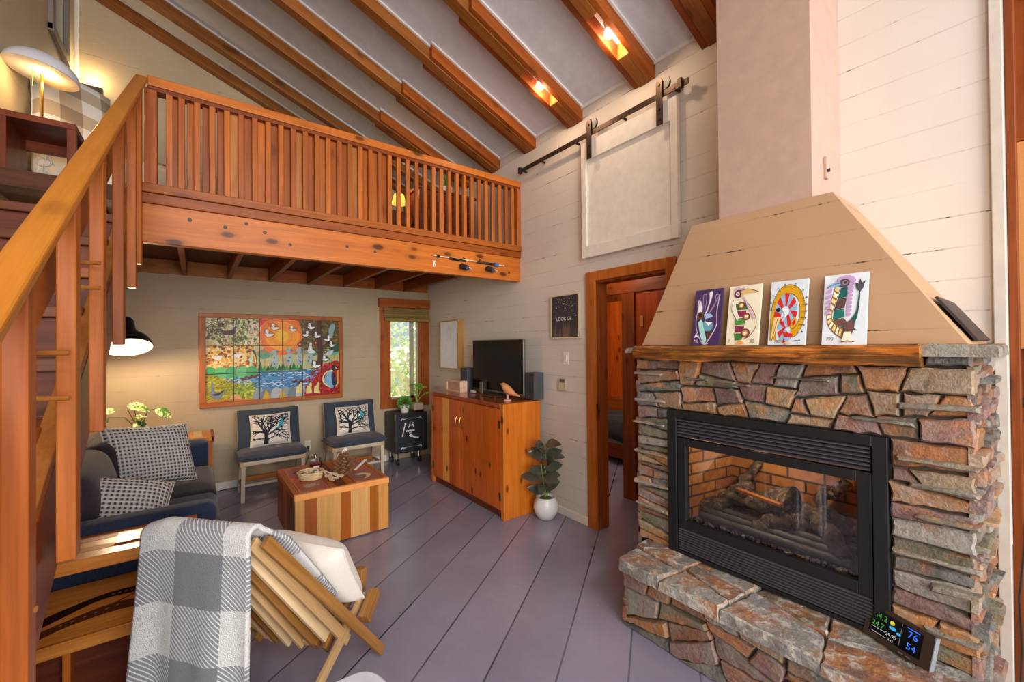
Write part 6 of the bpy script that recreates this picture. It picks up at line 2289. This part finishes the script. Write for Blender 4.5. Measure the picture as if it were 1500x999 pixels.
light('sconce_light_low', 'POINT', (-.775, 5.47, 3.80), 2, (1, .72, .36), radius=.04)

lw = MB()
lw.box(XL, XL + .03, 4.66, 4.74, 4.0, 5.1).box(XL, XL + .03, 5.14, 5.2, 4.0, 5.1).box(XL, XL + .035, 4.66, 5.2, 3.99, 4.05)
lwo = struct('window_2', lw, plain('grey_brown_trim', '#7d6f68', .5), bevel=.003)
struct('window_glass', MB().box(XL - .06, XL - .055, 4.74, 5.14, 4.05, 5.2), glass_mat('loft_pane', (.75, .85, .95), .06), lwo)

ds = thing('dresser', 'red-brown dresser behind the balusters at the loft end', 'dresser', (2.2, 4.15, 2.49))
MB().box(1.84, 2.50, 4.0, 4.42, 2.492, 3.17).build('carcass', RED, ds, bevel=.004)
MB().box(1.82, 2.52, 3.985, 4.43, 3.17, 3.20).build('top', REDZ, ds, bevel=.004)
MB().box(1.87, 2.47, 3.99, 4.0, 2.53, 2.90).build('back_panel', wood('dresser_back', 'X', '#7a3018', '#54200e', knots=.2, rough=.4), ds)
dp = thing('dresser_plant', 'small plant in white pot on top of the loft dresser', 'plant', (2.22, 4.15, 3.20))
MB().lathe([(.04, .001), (.06, .03), (.062, .09), (.054, .09), (.05, .07), (0, .07)], (2.22, 4.12, 3.20), 20).build('pot', plain('white_ceramic', '#d9d7d4', .3), dp, smooth=50)
m = MB()
rr = random.Random(4)
for i in range(26):
    q = i * 2.4
    m.leaf((2.22 + .01 * cos(q), 4.12 + .01 * sin(q), 3.27), (cos(q) * .4, sin(q) * .4, 1.2), (0, -1, .3), rr.uniform(.10, .2), .02, seg=4)
m.build('foliage', GRN, dp)
dl = thing('dresser_lamp', 'small lit amber lamp glimpsed beside the loft dresser', 'lamp', (1.70, 4.2, 2.9))
MB().box(1.60, 1.80, 4.1, 4.4, 2.492, 2.93).build('plinth', RED, dl, bevel=.006)
MB().lathe([(.05, .001), (.05, .01), (.012, .02), (.012, .10)], (1.70, 4.2, 2.93), 18).build('base', M_BRASS, dl, smooth=40)
MB().lathe([(.075, .10), (.05, .20), (.045, .2), (.07, .104)], (1.70, 4.2, 2.93), 24).build('shade', emit('amber_shade', '#f2b84a', 1.6), dl, smooth=50)
light('dresser_lamp_light', 'POINT', (1.70, 4.2, 3.22), 2.2, (1, .7, .35), radius=.05)

# ------------------------------------------------------------------ fishing rod, reel and hook on the loft beam
rod = thing('fishing_rod', 'short fishing rod mounted flat on the loft beam', 'fishing rod', (2.1, 3.38, 2.34))
yb = 3.385
MB().tube([(1.66, yb, 2.352), (1.72, yb, 2.348), (2.20, yb, 2.345)], [.002, .006, .007], 8).build('blank', plain('ivory_rod', '#d8c4a4', .4), rod, smooth=50)
MB().tube([(1.715, yb, 2.349), (1.745, yb, 2.349)], .014, 10).build('tip_guide', M_BLACK, rod, smooth=50)
MB().tube([(1.84, yb, 2.342), (1.95, yb, 2.338), (2.02, yb, 2.336)], [.011, .013, .008], 10).build('grip', M_BLACK, rod, smooth=50)
MB().tube([(2.14, yb, 2.343), (2.34, yb, 2.34)], .012, 10).build('handle', plain('dark_cork', '#3a2a20', .6), rod, smooth=50)
MB().tube([(2.34, yb, 2.34), (2.385, yb, 2.339)], .019, 12).build('butt_cap', plain('blue_cap', '#3f6fa8', .4), rod, smooth=50)
MB().tube([(2.385, yb, 2.339), (2.46, yb, 2.338)], .008, 8).build('butt', plain('ivory_rod', '#d8c4a4', .4), rod, smooth=50)
for x in (2.0, 2.18):
    MB().tube([(x, 3.399, 2.37), (x, yb - .01, 2.355)], .005, 6).build('bracket', M_DARKM, rod)
for lab, x, z in (('dark spinning reel on the loft beam below the rod grip', 1.985, 2.277), ('dark fishing reel with pale crank, below the blue rod cap', 2.275, 2.285)):
    rl = thing('fishing_reel', lab, 'reel', (x, 3.38, z), 'reels on the loft beam')
    MB().tube([(x - .035, 3.372, z), (x + .02, 3.372, z)], [.022, .026], 16).build('spool', plain('reel_black', '#22262a', .3, .4), rl, smooth=40)
    MB().ball((x + .035, 3.376, z - .004), .028, .022, .028, n=12).build('housing', plain('reel_blue_grey', '#3c5566', .3, .5), rl, smooth=60)
    MB().tube([(x + .05, 3.365, z), (x + .075, 3.36, z - .012), (x + .08, 3.352, z - .02)], .005, 6).build('crank', plain('reel_crank', '#c9b0a0', .3, .3), rl)
    MB().box(x - .01, x + .01, 3.385, 3.4, z - .008, z + .035).build('foot', M_BLACK, rl)
hk = thing('coat_hook', 'small white hook on the loft beam beside the fishing rod', 'hook', (1.70, 3.39, 2.28))
MB().box(1.682, 1.712, 3.393, 3.4, 2.296, 2.306).box(1.690, 1.704, 3.393, 3.4, 2.25, 2.297).build('plate', M_WHITE, hk)
MB().tube([(1.697, 3.394, 2.262), (1.697, 3.375, 2.256), (1.697, 3.37, 2.272)], .004, 6).build('prong', M_WHITE, hk)

# ------------------------------------------------------------------ kitchen hutch beyond the wall end
ht = thing('hutch', 'tall cedar hutch with shelf and drawer beyond the wall end', 'hutch', (3.1, -.2, 0))
HW = fir('Z', 2, knots=.4)
MB().box(2.70, 2.745, .12, .150, 0, 3.6).build('post', HW, ht, bevel=.004)
TANP = wood('tan_plywood', 'Z', '#c98a50', '#b5763e', knots=0, rough=.5, contrast=.5)
MB().box(2.75, 3.3, -.5, .138, 1.517, 2.38).build('upper_door', TANP, ht, bevel=.003)
MB().box(2.77, 3.3, -.5, .138, 2.39, 3.5).build('upper_panel', HW, ht, bevel=.003)
MB().box(2.95, 3.3, -.5, .138, .98, 1.51).build('niche_back', HW, ht)
MB().box(2.75, 3.3, -.5, .138, .955, .985).build('shelf', fir('Y', 0), ht, bevel=.003)
dw = MB().box(2.76, 3.3, -.5, .138, .74, .95).build('drawer', fir('Y', 0), ht, bevel=.003)
MB().ball((2.75, -.2, .84), .018, n=10).build('knob', M_BLACK, dw, smooth=60)
MB().box(2.80, 3.3, -.5, .138, .0, .735).build('lower_panel', fir('Z', 4), ht)
for k, (y, h, t) in enumerate(((.11, .21, .03), (.07, .19, .032), (.03, .2, .03))):
    b = MB().box(2.80, 2.93, y - t / 2, y + t / 2, .986, .986 + h).build('cutting_board', fir('Z', (1, 4, 2)[k]), None, bevel=.004)
    b['label'] = ['brown wooden board standing in the hutch niche beside the post', 'dark wooden board second from the hutch post', 'third wooden board in the hutch niche'][k]
    b['category'] = 'board'
    b['group'] = 'boards in the hutch niche'
cdx = MB().tube([(2.745, .10, 1.29), (2.70, .10, 1.2), (2.685, .11, 1.0), (2.69, .12, .7), (2.675, .135, .5), (2.68, .13, .3), (2.67, .14, .02)], .004, 6).build('power_cord', M_BLACK, None, smooth=60)
tag(cdx, 'thin black cord hanging down the trim at the wall end', 'cord')
chg = MB().box(2.75, 2.79, .08, .13, 1.27, 1.31).build('phone_charger', M_BLACK, ht, bevel=.004)
